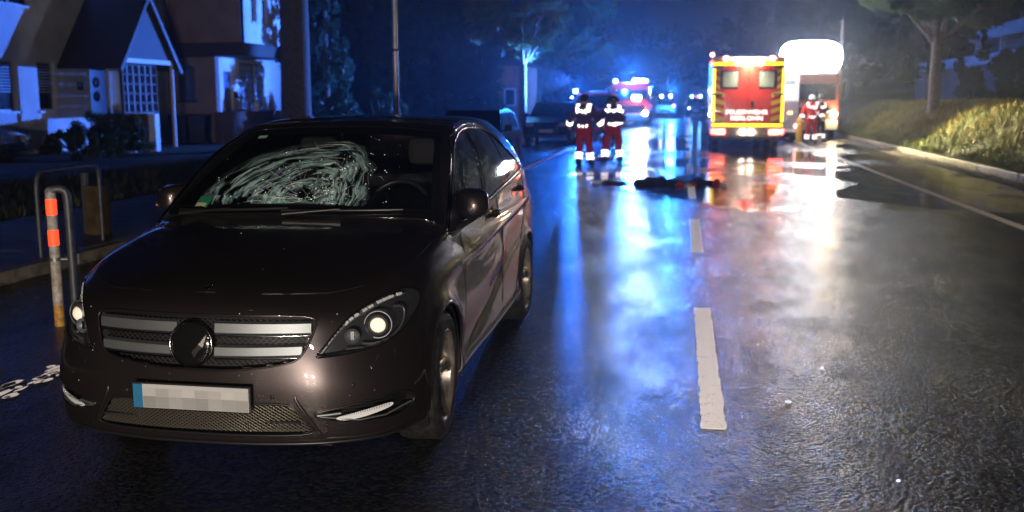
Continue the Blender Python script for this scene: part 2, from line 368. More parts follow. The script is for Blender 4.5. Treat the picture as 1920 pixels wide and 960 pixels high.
FRAMES = {'front': (Vector((1, 0, 0)), Vector((0, 1, 0))), 'side': (Vector((0, 1, 0)), Vector((-1, 0, 0))), 'diag': (Vector((.8, .6, 0)), Vector((-.6, .8, 0))), 'left_diag': (Vector((.8, -.6, 0)), Vector((.6, .8, 0)))}
def hit(s, z, frame='front'):
    a, d = FRAMES[frame]
    o = a * s + Vector((0, 0, z)) - d * 4
    loc, nrm, fi, _ = SHELL.ray_cast(o, d)
    if loc is None:
        loc, nrm, fi, _ = SHELL.find_nearest(o + d * 3.2)
    q = Fq[fi]; wts = [1 / (1e-5 + (Vector(V[k]) - loc).length) for k in q]; sw = sum(wts)
    n = Vector((0, 0, 0))
    for k, w_ in zip(q, wts): n += Vector(VN[k]) * (w_ / sw)
    return loc, n.normalized()
def s_of(p, frame): return np.asarray(p) @ np.array(FRAMES[frame][0])
def patch(name, outline, mat, parent, off=.003, frame='front', step=.02, mirror=False, depthfn=None, holes=()):
    """a panel that follows the body: outline in the frame's plane, raised by off, with a rim down to the body"""
    out = [Vector((a, b)) for a, b in outline]; n = len(out)
    q = np.array(outline); lo = q.min(0); hi = q.max(0)
    gx, gz = np.meshgrid(np.arange(lo[0], hi[0], step), np.arange(lo[1], hi[1], step)); g = np.c_[gx.ravel(), gz.ravel()]
    g = g[inpoly(g, q)]
    if len(g):
        d = np.min([np.hypot(g[:, 0] - a, g[:, 1] - b) for a, b in outline], axis=0); g = g[d > step * .45]
    pts = out + [Vector(p_) for p_ in g]
    vs, _, fs, *_r = delaunay_2d_cdt(pts, [(i, (i + 1) % n) for i in range(n)], [], 1, 1e-6)
    sx = -1 if mirror else 1; VV = []; NN = []
    for v in vs:
        l, nn = hit(v.x, v.y, frame)
        o_ = off if depthfn is None else depthfn(v.x, v.y)
        l = l + nn * o_; VV.append((l.x * sx, l.y, l.z)); NN.append((nn.x * sx, nn.y, nn.z))
    ff = [tuple(f) if mirror else tuple(f) for f in fs]
    # orient outward
    F2 = []
    for f in ff:
        a, b, c_ = (Vector(VV[k]) for k in f[:3]); nn = (b - a).cross(c_ - a)
        F2.append(tuple(f) if nn.dot(Vector(NN[f[0]])) > 0 else tuple(reversed(f)))
    k0 = len(VV)
    ring = []
    for i in range(n):
        l, nn = hit(out[i].x, out[i].y, frame); l = l - nn * .003; VV.append((l.x * sx, l.y, l.z)); NN.append(NN[i])
    for i in range(n):
        j = (i + 1) % n; F2.append((i, j, k0 + j, k0 + i))
    return mesh(name, VV, F2, mat, parent, True, NN)
def surf_line(pts, frame='front', off=.0, mirror=False):
    r = []
    for a, b in pts:
        l, nn = hit(a, b, frame); l = l + nn * off; r.append((-l.x if mirror else l.x, l.y, l.z))
    return r
def trim(name, pts, r, mat, parent, frame='front', off=.0, mirror=False, closed=True, n=6, flat=1.):
    return MB().tube(surf_line(pts, frame, off, mirror), r, n, closed=closed, flat=flat).build(name, mat, parent)
def shrink(poly, d):
    q = np.array(poly); n = len(q); r = []
    area = .5 * np.sum(q[:, 0] * np.roll(q[:, 1], -1) - np.roll(q[:, 0], -1) * q[:, 1]); sg = 1 if area > 0 else -1
    for i in range(n):
        t = q[(i + 1) % n] - q[i - 1]; t /= np.linalg.norm(t) + 1e-9; r.append(tuple(q[i] + sg * d * np.array((-t[1], t[0]))))
    return r
# ------------------------------------------------------------------ hero car
CAR = thing('crashed_car', 'dark brown hatchback with smashed windscreen parked facing the camera', 'car', (-1.997, 4.585, 0), .00804)
WS = [(-.79,1.02),(-.70,1.048),(-.45,1.062),(0,1.072),(.45,1.062),(.70,1.048),(.79,1.02),(.752,1.12),(.715,1.22),(.675,1.32),(.632,1.41),(.59,1.462),(.52,1.476),(.30,1.490),(0,1.496),(-.30,1.490),(-.52,1.476),(-.59,1.462),(-.632,1.41),(-.675,1.32),(-.715,1.22),(-.752,1.12)]
WS = [(a * .985, b) for a, b in catmull(WS, 3, True)]
HL = catmull([(-.067,.600),(-.030,.640),(.02,.690),(.075,.737),(.14,.771),(.21,.797),(.29,.817),(.367,.828),(.435,.821),(.477,.790),(.470,.762),(.44,.728),(.39,.690),(.32,.655),(.235,.626),(.15,.612),(.05,.602),(-.03,.597)], 4, True)
GR = [(0,.772),(.20,.772),(.38,.768),(.475,.757),(.496,.738),(.490,.70),(.468,.64),(.440,.598),(.40,.578),(.30,.560),(.16,.546),(0,.541)]
GR = catmull(GR + [(-a, b) for a, b in GR[-2:0:-1]], 4, True)
LG = [(0,.405),(.25,.405),(.39,.400),(.43,.372),(.475,.305),(.485,.272),(.38,.262),(0,.262)]
LG = catmull(LG + [(-a, b) for a, b in LG[-2:0:-1]], 3, True)
FOG = catmull([(-.085,.358),(-.03,.372),(.06,.385),(.16,.402),(.26,.412),(.33,.402),(.372,.372),(.365,.335),(.31,.308),(.22,.300),(.10,.303),(.0,.315),(-.06,.333)], 3, True)
HOOD = [(0,.848),(.26,.848),(.43,.845),(.55,.836),(.63,.826)]
# --- sort the faces of the shell
keep = np.ones(len(Fq), bool)
keep &= ~(inpoly(FC[:, [0, 2]], shrink(WS, .012)) & (FC[:, 1] > .1) & (FC[:, 1] < 1.45) & (FC[:, 2] > .98))
keep &= ~(inpoly(FC[:, [0, 2]], shrink(GR, .004)) & (FC[:, 1] < 0))
keep &= ~(inpoly(FC[:, [0, 2]], shrink(LG, .004)) & (FC[:, 1] < 0))
for sg in (1, -1):
    sd = FC[:, 0] * sg * .8 + FC[:, 1] * .6
    fr_ = (FC[:, 0] * sg > .2) & (FC[:, 1] < .1)
    keep &= ~(inpoly(np.c_[sd, FC[:, 2]], shrink(HL, .003)) & fr_)
    keep &= ~(inpoly(np.c_[sd, FC[:, 2]], shrink(FOG, .003)) & fr_)
region = np.zeros(len(Fq), int)
# bonnet: upward faces ahead of the windscreen inside the shut line
hx = np.abs(FC[:, 0])
hy = np.interp(hx, [0, .28, .50, .60, .70, .76, .78], [-.742, -.718, -.625, -.54, -.40, -.25, .18])
bon = (FC[:, 1] > hy) & (FC[:, 1] < .36) & (FC[:, 2] > .83) & (hx < .775) & (FN[:, 2] > .55) & ~(inpoly(FC[:, [0, 2]], WS))
region[bon] = 1
DOORF = [(.535,.965),(.500,.80),(.452,.60),(.455,.42),(.475,.335),(1.25,.300),(1.585,.298),(1.60,.60),(1.590,.85),(1.545,1.075),(1.20,1.055),(.80,1.01)]
DOORR = [(1.60,1.078),(1.632,.85),(1.640,.60),(1.622,.298),(2.05,.310),(2.24,.42),(2.325,.60),(2.47,.74),(2.62,.86),(2.68,1.0),(2.66,1.13),(2.2,1.115)]
for k, poly in ((2, DOORF), (4, DOORR)):
    ins = inpoly(FC[:, [1, 2]], poly) & (hx > .7)
    region[ins & (FC[:, 0] > 0)] = k; region[ins & (FC[:, 0] < 0)] = k + 1
tg = (FC[:, 1] > 3.3) & (FC[:, 2] > .62) & (hx < .62); region[tg] = 6
def shell_part(name, sel, mat=M_PAINT):
    ids = np.nonzero(sel & keep)[0]; used = {}; vv = []; nn = []; ff = []
    for i in ids:
        f = []
        for k in Fq[i]:
            if k not in used: used[k] = len(vv); vv.append(V[k]); nn.append(VN[k])
            f.append(used[k])
        ff.append(tuple(f))
    return mesh(name, vv, ff, mat, CAR, True, nn)
shell_part('body', region == 0); shell_part('bonnet', region == 1)
shell_part('door', region == 2); shell_part('door', region == 3)
shell_part('door', region == 4); shell_part('door', region == 5); shell_part('tailgate', region == 6)

M_DARK = P('dark_recess', (.006, .006, .007), .55)
# --- shut lines
gap = MB()
for m_ in (False, True):
    for poly in (DOORF, DOORR):
        gap.tube(surf_line(catmull(poly, 3, True), 'side', .0005, m_), .0032, 4, closed=True)
    gap.tube(surf_line([(.46,.965),(.44,.90),(.30,.85)], 'side', .0, m_), .002, 4)
def topline(pts, r, mb, off=0., ):
    o_ = []
    for x_, y_ in pts:
        l, nn, fi, _ = SHELL.ray_cast(Vector((x_, y_, 3)), Vector((0, 0, -1)))
        if l is not None: o_.append(l + nn * off)
    mb.tube(o_, r, 4)
for sg in (1, -1):
    topline([(sg * .0, -.735), (sg * .28, -.712), (sg * .43, -.655), (sg * .50, -.62), (sg * .57, -.565), (sg * .63, -.50)], .0035, gap)
    topline([(sg * .735, -.34), (sg * .768, -.18), (sg * .78, 0), (sg * .788, .16), (sg * .785, .27)], .0035, gap)
gap.build('shut_line', M_DARK, CAR)
edge = MB()
for sg in (1, -1): topline([(sg * .0, -.741), (sg * .28, -.718), (sg * .43, -.661), (sg * .50, -.626), (sg * .56, -.58)], .0022, edge, .001)
edge.build('bonnet_edge', M_PAINT, CAR)
# hood badge
l, nn, _, _ = SHELL.ray_cast(Vector((0, -.70, 3)), Vector((0, 0, -1)))
bz = Matrix.Translation(l) @ nn.to_track_quat('Z', 'Y').to_matrix().to_4x4()
MB().lathe([(.014, .001), (.016, .004), (.019, .004), (.021, .001)], n=24).tube([(0, -.016, .003), (0, .0, .003), (.012, .010, .003)], .002, 5).tube([(0, 0, .003), (-.012, .010, .003)], .002, 5).build('badge', M_CHROME, CAR, bz)

# --- windscreen
m = bpy.data.materials.new('cracked_windscreen'); m.use_nodes = True; n_ = m.node_tree; n_.nodes.clear()
N = n_.nodes.new; L = n_.links.new
tc = N('ShaderNodeTexCoord'); sep = N('ShaderNodeSeparateXYZ'); L(tc.outputs['Object'], sep.inputs[0])
def math_(op, a, b=None, c=None):
    q = N('ShaderNodeMath'); q.operation = op
    for i, v in enumerate((a, b, c)):
        if v is None: continue
        if isinstance(v, (int, float)): q.inputs[i].default_value = v
        else: L(v, q.inputs[i])
    return q.outputs[0]
def noise_(scale, vec=None, detail=3, dist=0.):
    q = N('ShaderNodeTexNoise'); q.inputs['Scale'].default_value = scale; q.inputs['Detail'].default_value = detail; q.inputs['Distortion'].default_value = dist
    L(vec if vec is not None else tc.outputs['Object'], q.inputs['Vector']); return q.outputs[0]
def rng_(v, a, b, c=0., d=1.):
    q = N('ShaderNodeMapRange'); q.interpolation_type = 'SMOOTHSTEP'
    for i, w_ in enumerate((a, b, c, d)): q.inputs[i + 1].default_value = w_
    L(v, q.inputs[0]); return q.outputs[0]
# polar coordinates about the blow, squashed like the broken zone
nx = math_('ADD', sep.outputs[0], math_('MULTIPLY', math_('SUBTRACT', noise_(5), .5), .10))
nz = math_('ADD', sep.outputs[2], math_('MULTIPLY', math_('SUBTRACT', noise_(6.3), .5), .06))
xr = math_('SUBTRACT', nx, .05); dx_ = math_('MAXIMUM', math_('DIVIDE', xr, .31), math_('DIVIDE', xr, .64)); dx_ = math_('ADD', math_('MULTIPLY', math_('LESS_THAN', xr, 0), math_('DIVIDE', xr, .64)), math_('MULTIPLY', math_('GREATER_THAN', xr, 0), math_('DIVIDE', xr, .31))); dz_ = math_('DIVIDE', math_('SUBTRACT', nz, 1.150), .27)
rad = math_('SQRT', math_('ADD', math_('MULTIPLY', dx_, dx_), math_('MULTIPLY', dz_, dz_)))
ang = math_('ARCTAN2', dz_, dx_)
cmb = N('ShaderNodeCombineXYZ'); L(math_('MULTIPLY', rad, 9), cmb.inputs[0]); L(math_('MULTIPLY', ang, 1.1), cmb.inputs[1])
streak = noise_(1.7, cmb.outputs[0], 5, .6)
cmb2 = N('ShaderNodeCombineXYZ'); L(math_('MULTIPLY', rad, 26), cmb2.inputs[0]); L(math_('MULTIPLY', ang, 2.2), cmb2.inputs[1])
fine = noise_(1.6, cmb2.outputs[0], 4, .8)
ringm = math_('MULTIPLY', rng_(rad, .12, .30), math_('SUBTRACT', 1.0, rng_(rad, .80, 1.02)))
film = math_('MULTIPLY', rng_(streak, .43, .60), ringm)
film = math_('MULTIPLY', film, rng_(fine, .38, .60, .25, 1.))
core = math_('MULTIPLY', math_('SUBTRACT', 1.0, rng_(rad, .0, .42)), rng_(noise_(9), .40, .62))
mask = math_('MINIMUM', math_('ADD', math_('MULTIPLY', film, .95), math_('MULTIPLY', math_('MAXIMUM', core, math_('SUBTRACT', 1.0, rng_(math_('SQRT', math_('ADD', math_('POWER', math_('DIVIDE', math_('ADD', nx, .13), .13), 2), math_('POWER', math_('DIVIDE', math_('SUBTRACT', nz, 1.10), .045), 2))), .5, 1.3))), .5)), 1.0)
glass = N('ShaderNodeBsdfPrincipled'); glass.inputs['Base Color'].default_value = (.004, .006, .007, 1); glass.inputs['Roughness'].default_value = .03
glass.inputs['Alpha'].default_value = .45; glass.inputs['Specular IOR Level'].default_value = .45
frost = N('ShaderNodeBsdfPrincipled'); frost.inputs['Base Color'].default_value = (.50, .78, .78, 1); frost.inputs['Roughness'].default_value = .35
bp = N('ShaderNodeBump'); bp.inputs['Strength'].default_value = .6; bp.inputs['Distance'].default_value = .01; L(fine, bp.inputs['Height']); L(bp.outputs[0], frost.inputs['Normal'])
mx = N('ShaderNodeMixShader'); L(mask, mx.inputs[0]); L(glass.outputs[0], mx.inputs[1]); L(frost.outputs[0], mx.inputs[2])
mo = N('ShaderNodeOutputMaterial'); L(mx.outputs[0], mo.inputs[0]); M_WS = m
def ws_off(x_, z_):
    r_ = math.hypot((x_ - .03) / .30, (z_ - 1.150) / .14); return .003 - .022 * math.exp(-r_ * r_)
wsn = patch('windscreen', WS, M_WS, CAR, .003, 'front', .02, depthfn=ws_off)
# black printed border
ws_in = shrink(WS, .040)
def ring_patch(name, outer, inner, mat, parent, off, frame='front', mirror=False):
    n = len(outer); vv = []; nn_ = []; ff = []; s_ = -1 if mirror else 1
    for a, b in list(outer) + list(inner):
        l, q = hit(a, b, frame); l = l + q * off; vv.append((l.x * s_, l.y, l.z)); nn_.append((q.x * s_, q.y, q.z))
    for i in range(n):
        j = (i + 1) % n; f = (i, j, n + j, n + i); a, b, c_ = (Vector(vv[k]) for k in f[:3])
        ff.append(f if (b - a).cross(c_ - a).dot(Vector(nn_[i])) > 0 else f[::-1])
    return mesh(name, vv, ff, mat, parent, True, nn_)
ring_patch('border', WS, ws_in, M_GLOSS, wsn, .0045)
# cracks: splinters of broken glass standing along rings and spokes of the blow
M_CRACK = P('crack_edges', (.80, .92, .92), .25, spec=.8)
M_SPARK = retro('glass_splinter', (.7, .85, .9), 1.1, .5)
cr = MB(); sp_ = MB()
def wsp(r_, a_, jx=0, jz=0): return (.05 + (.31 if math.cos(a_) > 0 else .64) * r_ * math.cos(a_) + jx, 1.150 + .27 * r_ * math.sin(a_) + jz)
def onws(x_, z_): return inpoly([(x_, z_)], shrink(WS, .045))[0]
def wspt(x_, z_, e=.0015):
    l, q = hit(x_, z_); return l + q * (ws_off(x_, z_) + e)
for k in range(64):
    r_ = random.choice([random.uniform(.18, .5), random.uniform(.45, .97), random.uniform(.7, .97)]); a0 = random.uniform(-.6, PI + .6); ln = random.uniform(.15, .9) * (1.2 - .5 * r_); pts = []; dr = random.uniform(-.07, .07)
    m2 = max(4, int(ln * 16))
    for i in range(m2 + 1):
        t = i / m2; x_, z_ = wsp(r_ + dr * t + .006 * math.sin(7 * t + k), a0 + ln * t)
        if not onws(x_, z_): break
        pts.append(wspt(x_, z_))
    if len(pts) > 3:
        wd = random.choice([.0003, .0004, .0006, .0011]); cr.tube(pts, [wd * (.3 + math.sin(PI * i / (len(pts) - 1))) for i in range(len(pts))], 3, caps=False)
for k in range(70):
    a0 = random.uniform(-.5, PI + .5) if k > 12 else random.uniform(0, 2 * PI); r0 = random.uniform(.03, .55); r1 = r0 + random.uniform(.06, .45); pts = []
    for i in range(7):
        t = i / 6; x_, z_ = wsp(r0 + (r1 - r0) * t, a0 + .10 * math.sin(3 * t + k) * t)
        if r0 + (r1 - r0) * t > 1.0 or not onws(x_, z_): break
        pts.append(wspt(x_, z_))
    if len(pts) > 2: cr.tube(pts, [.0008 * (1.1 - i / len(pts)) for i in range(len(pts))], 3, caps=False)
tag(cr.build('crack', M_CRACK, wsn), kind='stuff')
for k in range(420):
    r_ = abs(random.gauss(.45, .33)) if k < 330 else random.uniform(.2, 1.5); a_ = random.uniform(-.6, PI + .6) if k < 330 else random.uniform(-.3, 1.2); x_, z_ = wsp(r_, a_)
    if not onws(x_, z_): continue
    c_ = wspt(x_, z_); s_ = random.choice([.0006, .0009, .0012, .0019]); M_ = Matrix.Translation(c_) @ Matrix.Rotation(random.uniform(0, 6), 4, Vector((random.random(), random.random(), random.random())).normalized())
    sp_.add([(0, 0, s_), (s_, 0, -s_ * .5), (-s_ * .6, s_, -s_ * .5), (-s_ * .6, -s_, -s_ * .4)], [(0, 1, 2), (0, 2, 3), (0, 3, 1), (1, 3, 2)], M_)
tag(sp_.build('glass_splinter', M_SPARK, wsn), kind='stuff')
trim('seal', WS, .006, M_GLOSS, wsn, off=.003)
# wipers parked at the foot of the glass
for x0, x1, z0, z1 in ((-.66, -.02, 1.062, 1.088), (-.05, .58, 1.078, 1.084)):
    wp = MB().tube([hit(lerp(x0, x1, t), lerp(z0, z1, t))[0] + Vector((0, -.012, .014)) for t in np.linspace(0, 1, 9)], .006, 6, flat=1.4).build('wiper', M_BLACK, CAR)
    MB().tube([hit(x0 + .02, z0 - .012)[0] + Vector((0, -.02, .012)), hit((x0 + x1) / 2, (z0 + z1) / 2)[0] + Vector((0, -.02, .022))], [.012, .006], 6).build('wiper_arm', M_BLACK, wp)
# stickers inside the glass
M_GREEN = P('green_sticker', (.02, .22, .12), .5); M_YEL = P('pale_print', (.6, .55, .35), .5)
st = patch('sticker', [(-.590,1.082),(-.505,1.082),(-.505,1.135),(-.590,1.135)], M_GREEN, wsn, .0042, step=.05)
patch('print', [(-.585,1.090),(-.520,1.090),(-.520,1.106),(-.585,1.106)], M_YEL, st, .0052, step=.05)
patch('sticker', [(-.528,1.425),(-.475,1.428),(-.475,1.442),(-.528,1.439)], P('white_green_sticker', (.35, .6, .5), .5), wsn, .0052, step=.05)

# --- cabin behind the glass
dash = MB()
dash.prism([(.26,1.0),(.34,1.035),(.55,1.03),(.72,1.00),(.80,.93),(.80,.60),(.26,.60)], -.70, .70, 'x')
dash.build('dashboard', M_INTERIOR, CAR)
MB().box(-.70, .70, .15, 3.2, .35, .40).box(-.72,.72,2.6,2.64,.4,1.0).build('cabin_floor', M_INTERIOR, CAR)
stw = MB(); Mst = T(.37, .98, 1.02) @ rot('X', math.radians(62))
stw.lathe([(.185 + .015 * math.cos(t), .015 * math.sin(t)) for t in np.linspace(0, 2 * PI, 9)[:-1]], Mst, 36, closed=True).cyl(.06, -.02, .02, Mst)
for a_ in (0, PI, PI * 1.5): stw.tube([(0, 0, 0), (.18 * math.cos(a_), .18 * math.sin(a_), 0)], .016, 6, Mst)
stw.build('steering_wheel', P('wheel_leather', (.03, .03, .035), .3), CAR)
for sx_ in (-.37, .37):
    s_ = MB(); s_.box(sx_ - .25, sx_ + .25, 1.05, 1.55, .45, .62, ch=.05).box(sx_ - .24, sx_ + .24, 0, .14, 0, .62, T(0, 1.52, .60) @ rot('X', -.22), ch=.05)
    so = s_.build('seat', P('seat_cloth', (.025, .025, .028), .8), CAR)
    MB().box(sx_ - .13, sx_ + .13, 1.66, 1.76, 1.24, 1.42, ch=.04).build('headrest', P('seat_cloth', (.03, .03, .033), .8), so)
MB().box(.02, .24, 1.0, 1.03, 1.33, 1.40, T(-.12, .02, -.02), ch=.012).tube([(0, 1.04, 1.36), (0, 1.10, 1.46)], .012, 6).build('rear_view_mirror', M_GLOSS, CAR)
# bluish reflection line in the windscreen, put in as a thin strip
MB().box(-.013, .013, -.002, .002, -.17, .17, T(-.33, .70, 1.18) @ rot('X', -1.0) @ rot('Y', .28)).build('reflection_strip', P('reflection_blue', (.35, .42, .75), .6), CAR)

# --- grille
def rim_wall(mb, outline, depth, frame='front', mirror=False):
    n = len(outline); d = FRAMES[frame][1]; vv = []; s_ = -1 if mirror else 1
    for a, b in outline: l, q = hit(a, b, frame); vv.append((l.x * s_, l.y, l.z))
    for a, b in outline: l, q = hit(a, b, frame); l = l + d * depth; vv.append((l.x * s_, l.y, l.z))
    mb.add(vv, [(i, (i + 1) % n, n + (i + 1) % n, n + i) for i in range(n)])
gr = patch('grille', shrink(GR, -.004), M_DARK, CAR, -.05, 'front', .03)
w_ = MB(); rim_wall(w_, GR, .055); w_.build('surround', M_DARK, gr)
M_MESHB = P('grille_bars', (.03, .03, .033), .3, spec=.7)
def diamond_mesh(mb, poly, off, px_, pz_, r_, skip=lambda x_, z_: False):
    q = np.array(poly); lo = q.min(0); hi = q.max(0)
    for sgn in (1, -1):
        k = -60
        while k < 120:
            x_ = lo[0] + k * px_; pts = []
            z_ = lo[1]
            while z_ <= hi[1] + 1e-6:
                xx = x_ + sgn * (z_ - lo[1]) * px_ / pz_
                if inpoly([(xx, z_)], poly)[0] and not skip(xx, z_):
                    l, nn_ = hit(xx, z_); pts.append(l + nn_ * off)
                else:
                    if len(pts) > 1: mb.tube(pts, r_, 3, caps=False)
                    pts = []
                z_ += pz_ / 2
            if len(pts) > 1: mb.tube(pts, r_, 3, caps=False)
            k += 1
gm = MB(); diamond_mesh(gm, shrink(GR, .006), -.030, .026, .022, .0024); tag(gm.build('honeycomb', M_MESHB, gr), kind='stuff')
trim('frame', GR, .0055, M_PAINT, gr, off=0)
def slat(z0, z1, x0, x1, zslope, nm):
    """a louvre following the bow of the nose: top face tilts back; chrome lip below"""
    out = MB(); ch = MB(); n = 24; vv = []
    for i in range(n + 1):
        x_ = x0 + (x1 - x0) * i / n; zz = zslope * abs(x_) ** 2
        l, _ = hit(x_, (z0 + z1) / 2)
        for dy_, z_ in ((.030, z1 + zz), (.004, z1 + zz - .006), (-.002, z0 + zz + .006), (.004, z0 + zz), (.032, z0 + zz + .004)):
            vv.append((x_, l.y + dy_, z_))
    ff = [(i * 5 + k, (i + 1) * 5 + k, (i + 1) * 5 + k + 1, i * 5 + k + 1) for i in range(n) for k in range(4)]
    ff += [(0, 1, 2, 3, 4), tuple(n * 5 + k for k in (4, 3, 2, 1, 0))]
    out.add(vv, ff); o = out.build('louvre', M_SATIN, gr)
    ch.tube([(vv[i * 5][0], vv[i * 5 + 3][1] - .004, vv[i * 5 + 3][2] - .007) for i in range(n + 1)], .0045, 6).build('chrome_strip', M_CHROME, o)
slat(.695, .745, .085, .478, -.02, ''); slat(.695, .745, -.478, -.085, -.02, '')
slat(.600, .645, .085, .450, .02, ''); slat(.600, .645, -.450, -.085, .02, '')
l, _ = hit(0, .655); bm_ = T(-.012, l.y - .012, .652) @ rot('X', PI / 2 - .10)
bd = MB().lathe([(0, .012), (.05, .010), (.080, .003), (.094, -.004), (.094, -.03)], bm_, 40).build('badge_cover', M_GLOSS, gr)
MB().lathe([(.0935 + .0042 * math.cos(t), .002 + .0042 * math.sin(t)) for t in np.linspace(0, 2 * PI, 9)[:-1]], bm_, 44, closed=True).build('badge_ring', M_CHROME, bd)
# crumpled film on the badge
fm = MB(); pts = [(.01, -.02), (.055, .03), (.075, .055), (.060, .0), (.04, -.015), (.02, -.045)]
fm.add([(a, b, .011 + .006 * random.random()) for a, b in pts] + [(.042, .012, .022)], [(i, (i + 1) % 6, 6) for i in range(6)], bm_ @ T(0, -.01, 0)); fm.build('torn_film', P('shiny_film', (.08, .075, .07), .12, .5), bd)
# lower grille
lg = patch('lower_grille', shrink(LG, -.004), M_DARK, CAR, -.05, 'front', .03)
w_ = MB(); rim_wall(w_, LG, .055); w_.build('surround', M_DARK, lg)
gm = MB(); diamond_mesh(gm, shrink(LG, .006), -.010, .022, .015, .0030); tag(gm.build('honeycomb', P('mesh_bars', (.16, .145, .12), .3, .6), lg), kind='stuff')
MB().box(-.445, .445, -.838, -.828, .318, .326).build('crossbar', M_DARK, lg)
trim('frame', LG, .006, M_BLACK, lg)
# lip under the bumper
lp = MB(); ppp = []
for x_ in np.linspace(-.80, .80, 41):
    l, q = hit(x_, .225); ppp.append(l + q * .004)
lp.tube(ppp, .011, 6, flat=.8).build('bumper_lip', M_BLACK, CAR)
# bumper creases running down from the grille to the lip (body-coloured)
for m_ in (False, True):
    cz = MB()
    pl = [(-.155,.455),(-.160,.430),(-.135,.380),(-.10,.325),(-.06,.262),(-.035,.243)]
    cz.tube(surf_line(catmull(pl, 4), 'diag', -.004, m_), [.010 * math.sin(PI * min(.5, (i + .5) / 14)) for i in range(len(catmull(pl, 4)))], 8)
    pl = [(-.035,.243),(.10,.236),(.22,.240),(.33,.258),(.44,.285)]
    cz.tube(surf_line(catmull(pl, 4), 'diag', -.004, m_), [.010 * math.sin(PI * min(.5, (len(catmull(pl, 4)) - i - .5) / 14)) for i in range(len(catmull(pl, 4)))], 8)
    cz.build('bumper_crease', M_PAINT, CAR)
# fog/daylight recess
M_DRL = P('drl_lens', (.75, .77, .8), .12, spec=.9)
for m_ in (False, True):
    fr = patch('bumper_vent', shrink(FOG, -.004), M_DARK, CAR, -.045, 'diag', .03, m_)
    w_ = MB(); rim_wall(w_, FOG, .05, 'diag', m_); w_.build('surround', M_BLACK, fr)
    gm = MB()
    for zz in np.arange(.315, .405, .012):
        p_ = [(s_, zz) for s_ in np.arange(-.05, .36, .02) if inpoly([(s_, zz)], FOG)[0]]
        if len(p_) > 2: gm.tube(surf_line(p_, 'diag', -.022, m_), .0016, 4)
    gm.build('vent_bar', M_BLACK, fr)
    trim('frame', FOG, .005, M_PAINT, fr, 'diag', .0, m_)
    bl = patch('daylight_lamp', catmull([(.0,.332),(.06,.345),(.14,.358),(.22,.368),(.255,.366),(.25,.352),(.18,.336),(.10,.322),(.03,.318)], 3, True), M_DRL, fr, -.006, 'diag', .012, m_)
    rb = MB()
    for s_ in np.arange(.03, .245, .008): rb.tube(surf_line([(s_, .333 + .10 * s_), (s_ + .002, .345 + .10 * s_)], 'diag', -.004, m_), .0013, 3)
    rb.build('lens_rib', M_CHROME, bl)
    MB().tube(surf_line([(-.08,.347),(-.03,.349),(.02,.352)], 'diag', -.005, m_), .007, 8).tube(surf_line([(-.08,.343),(.10,.312),(.22,.316),(.36,.345)], 'diag', -.004, m_), .004, 8).build('blade_strip', M_SATIN, fr)
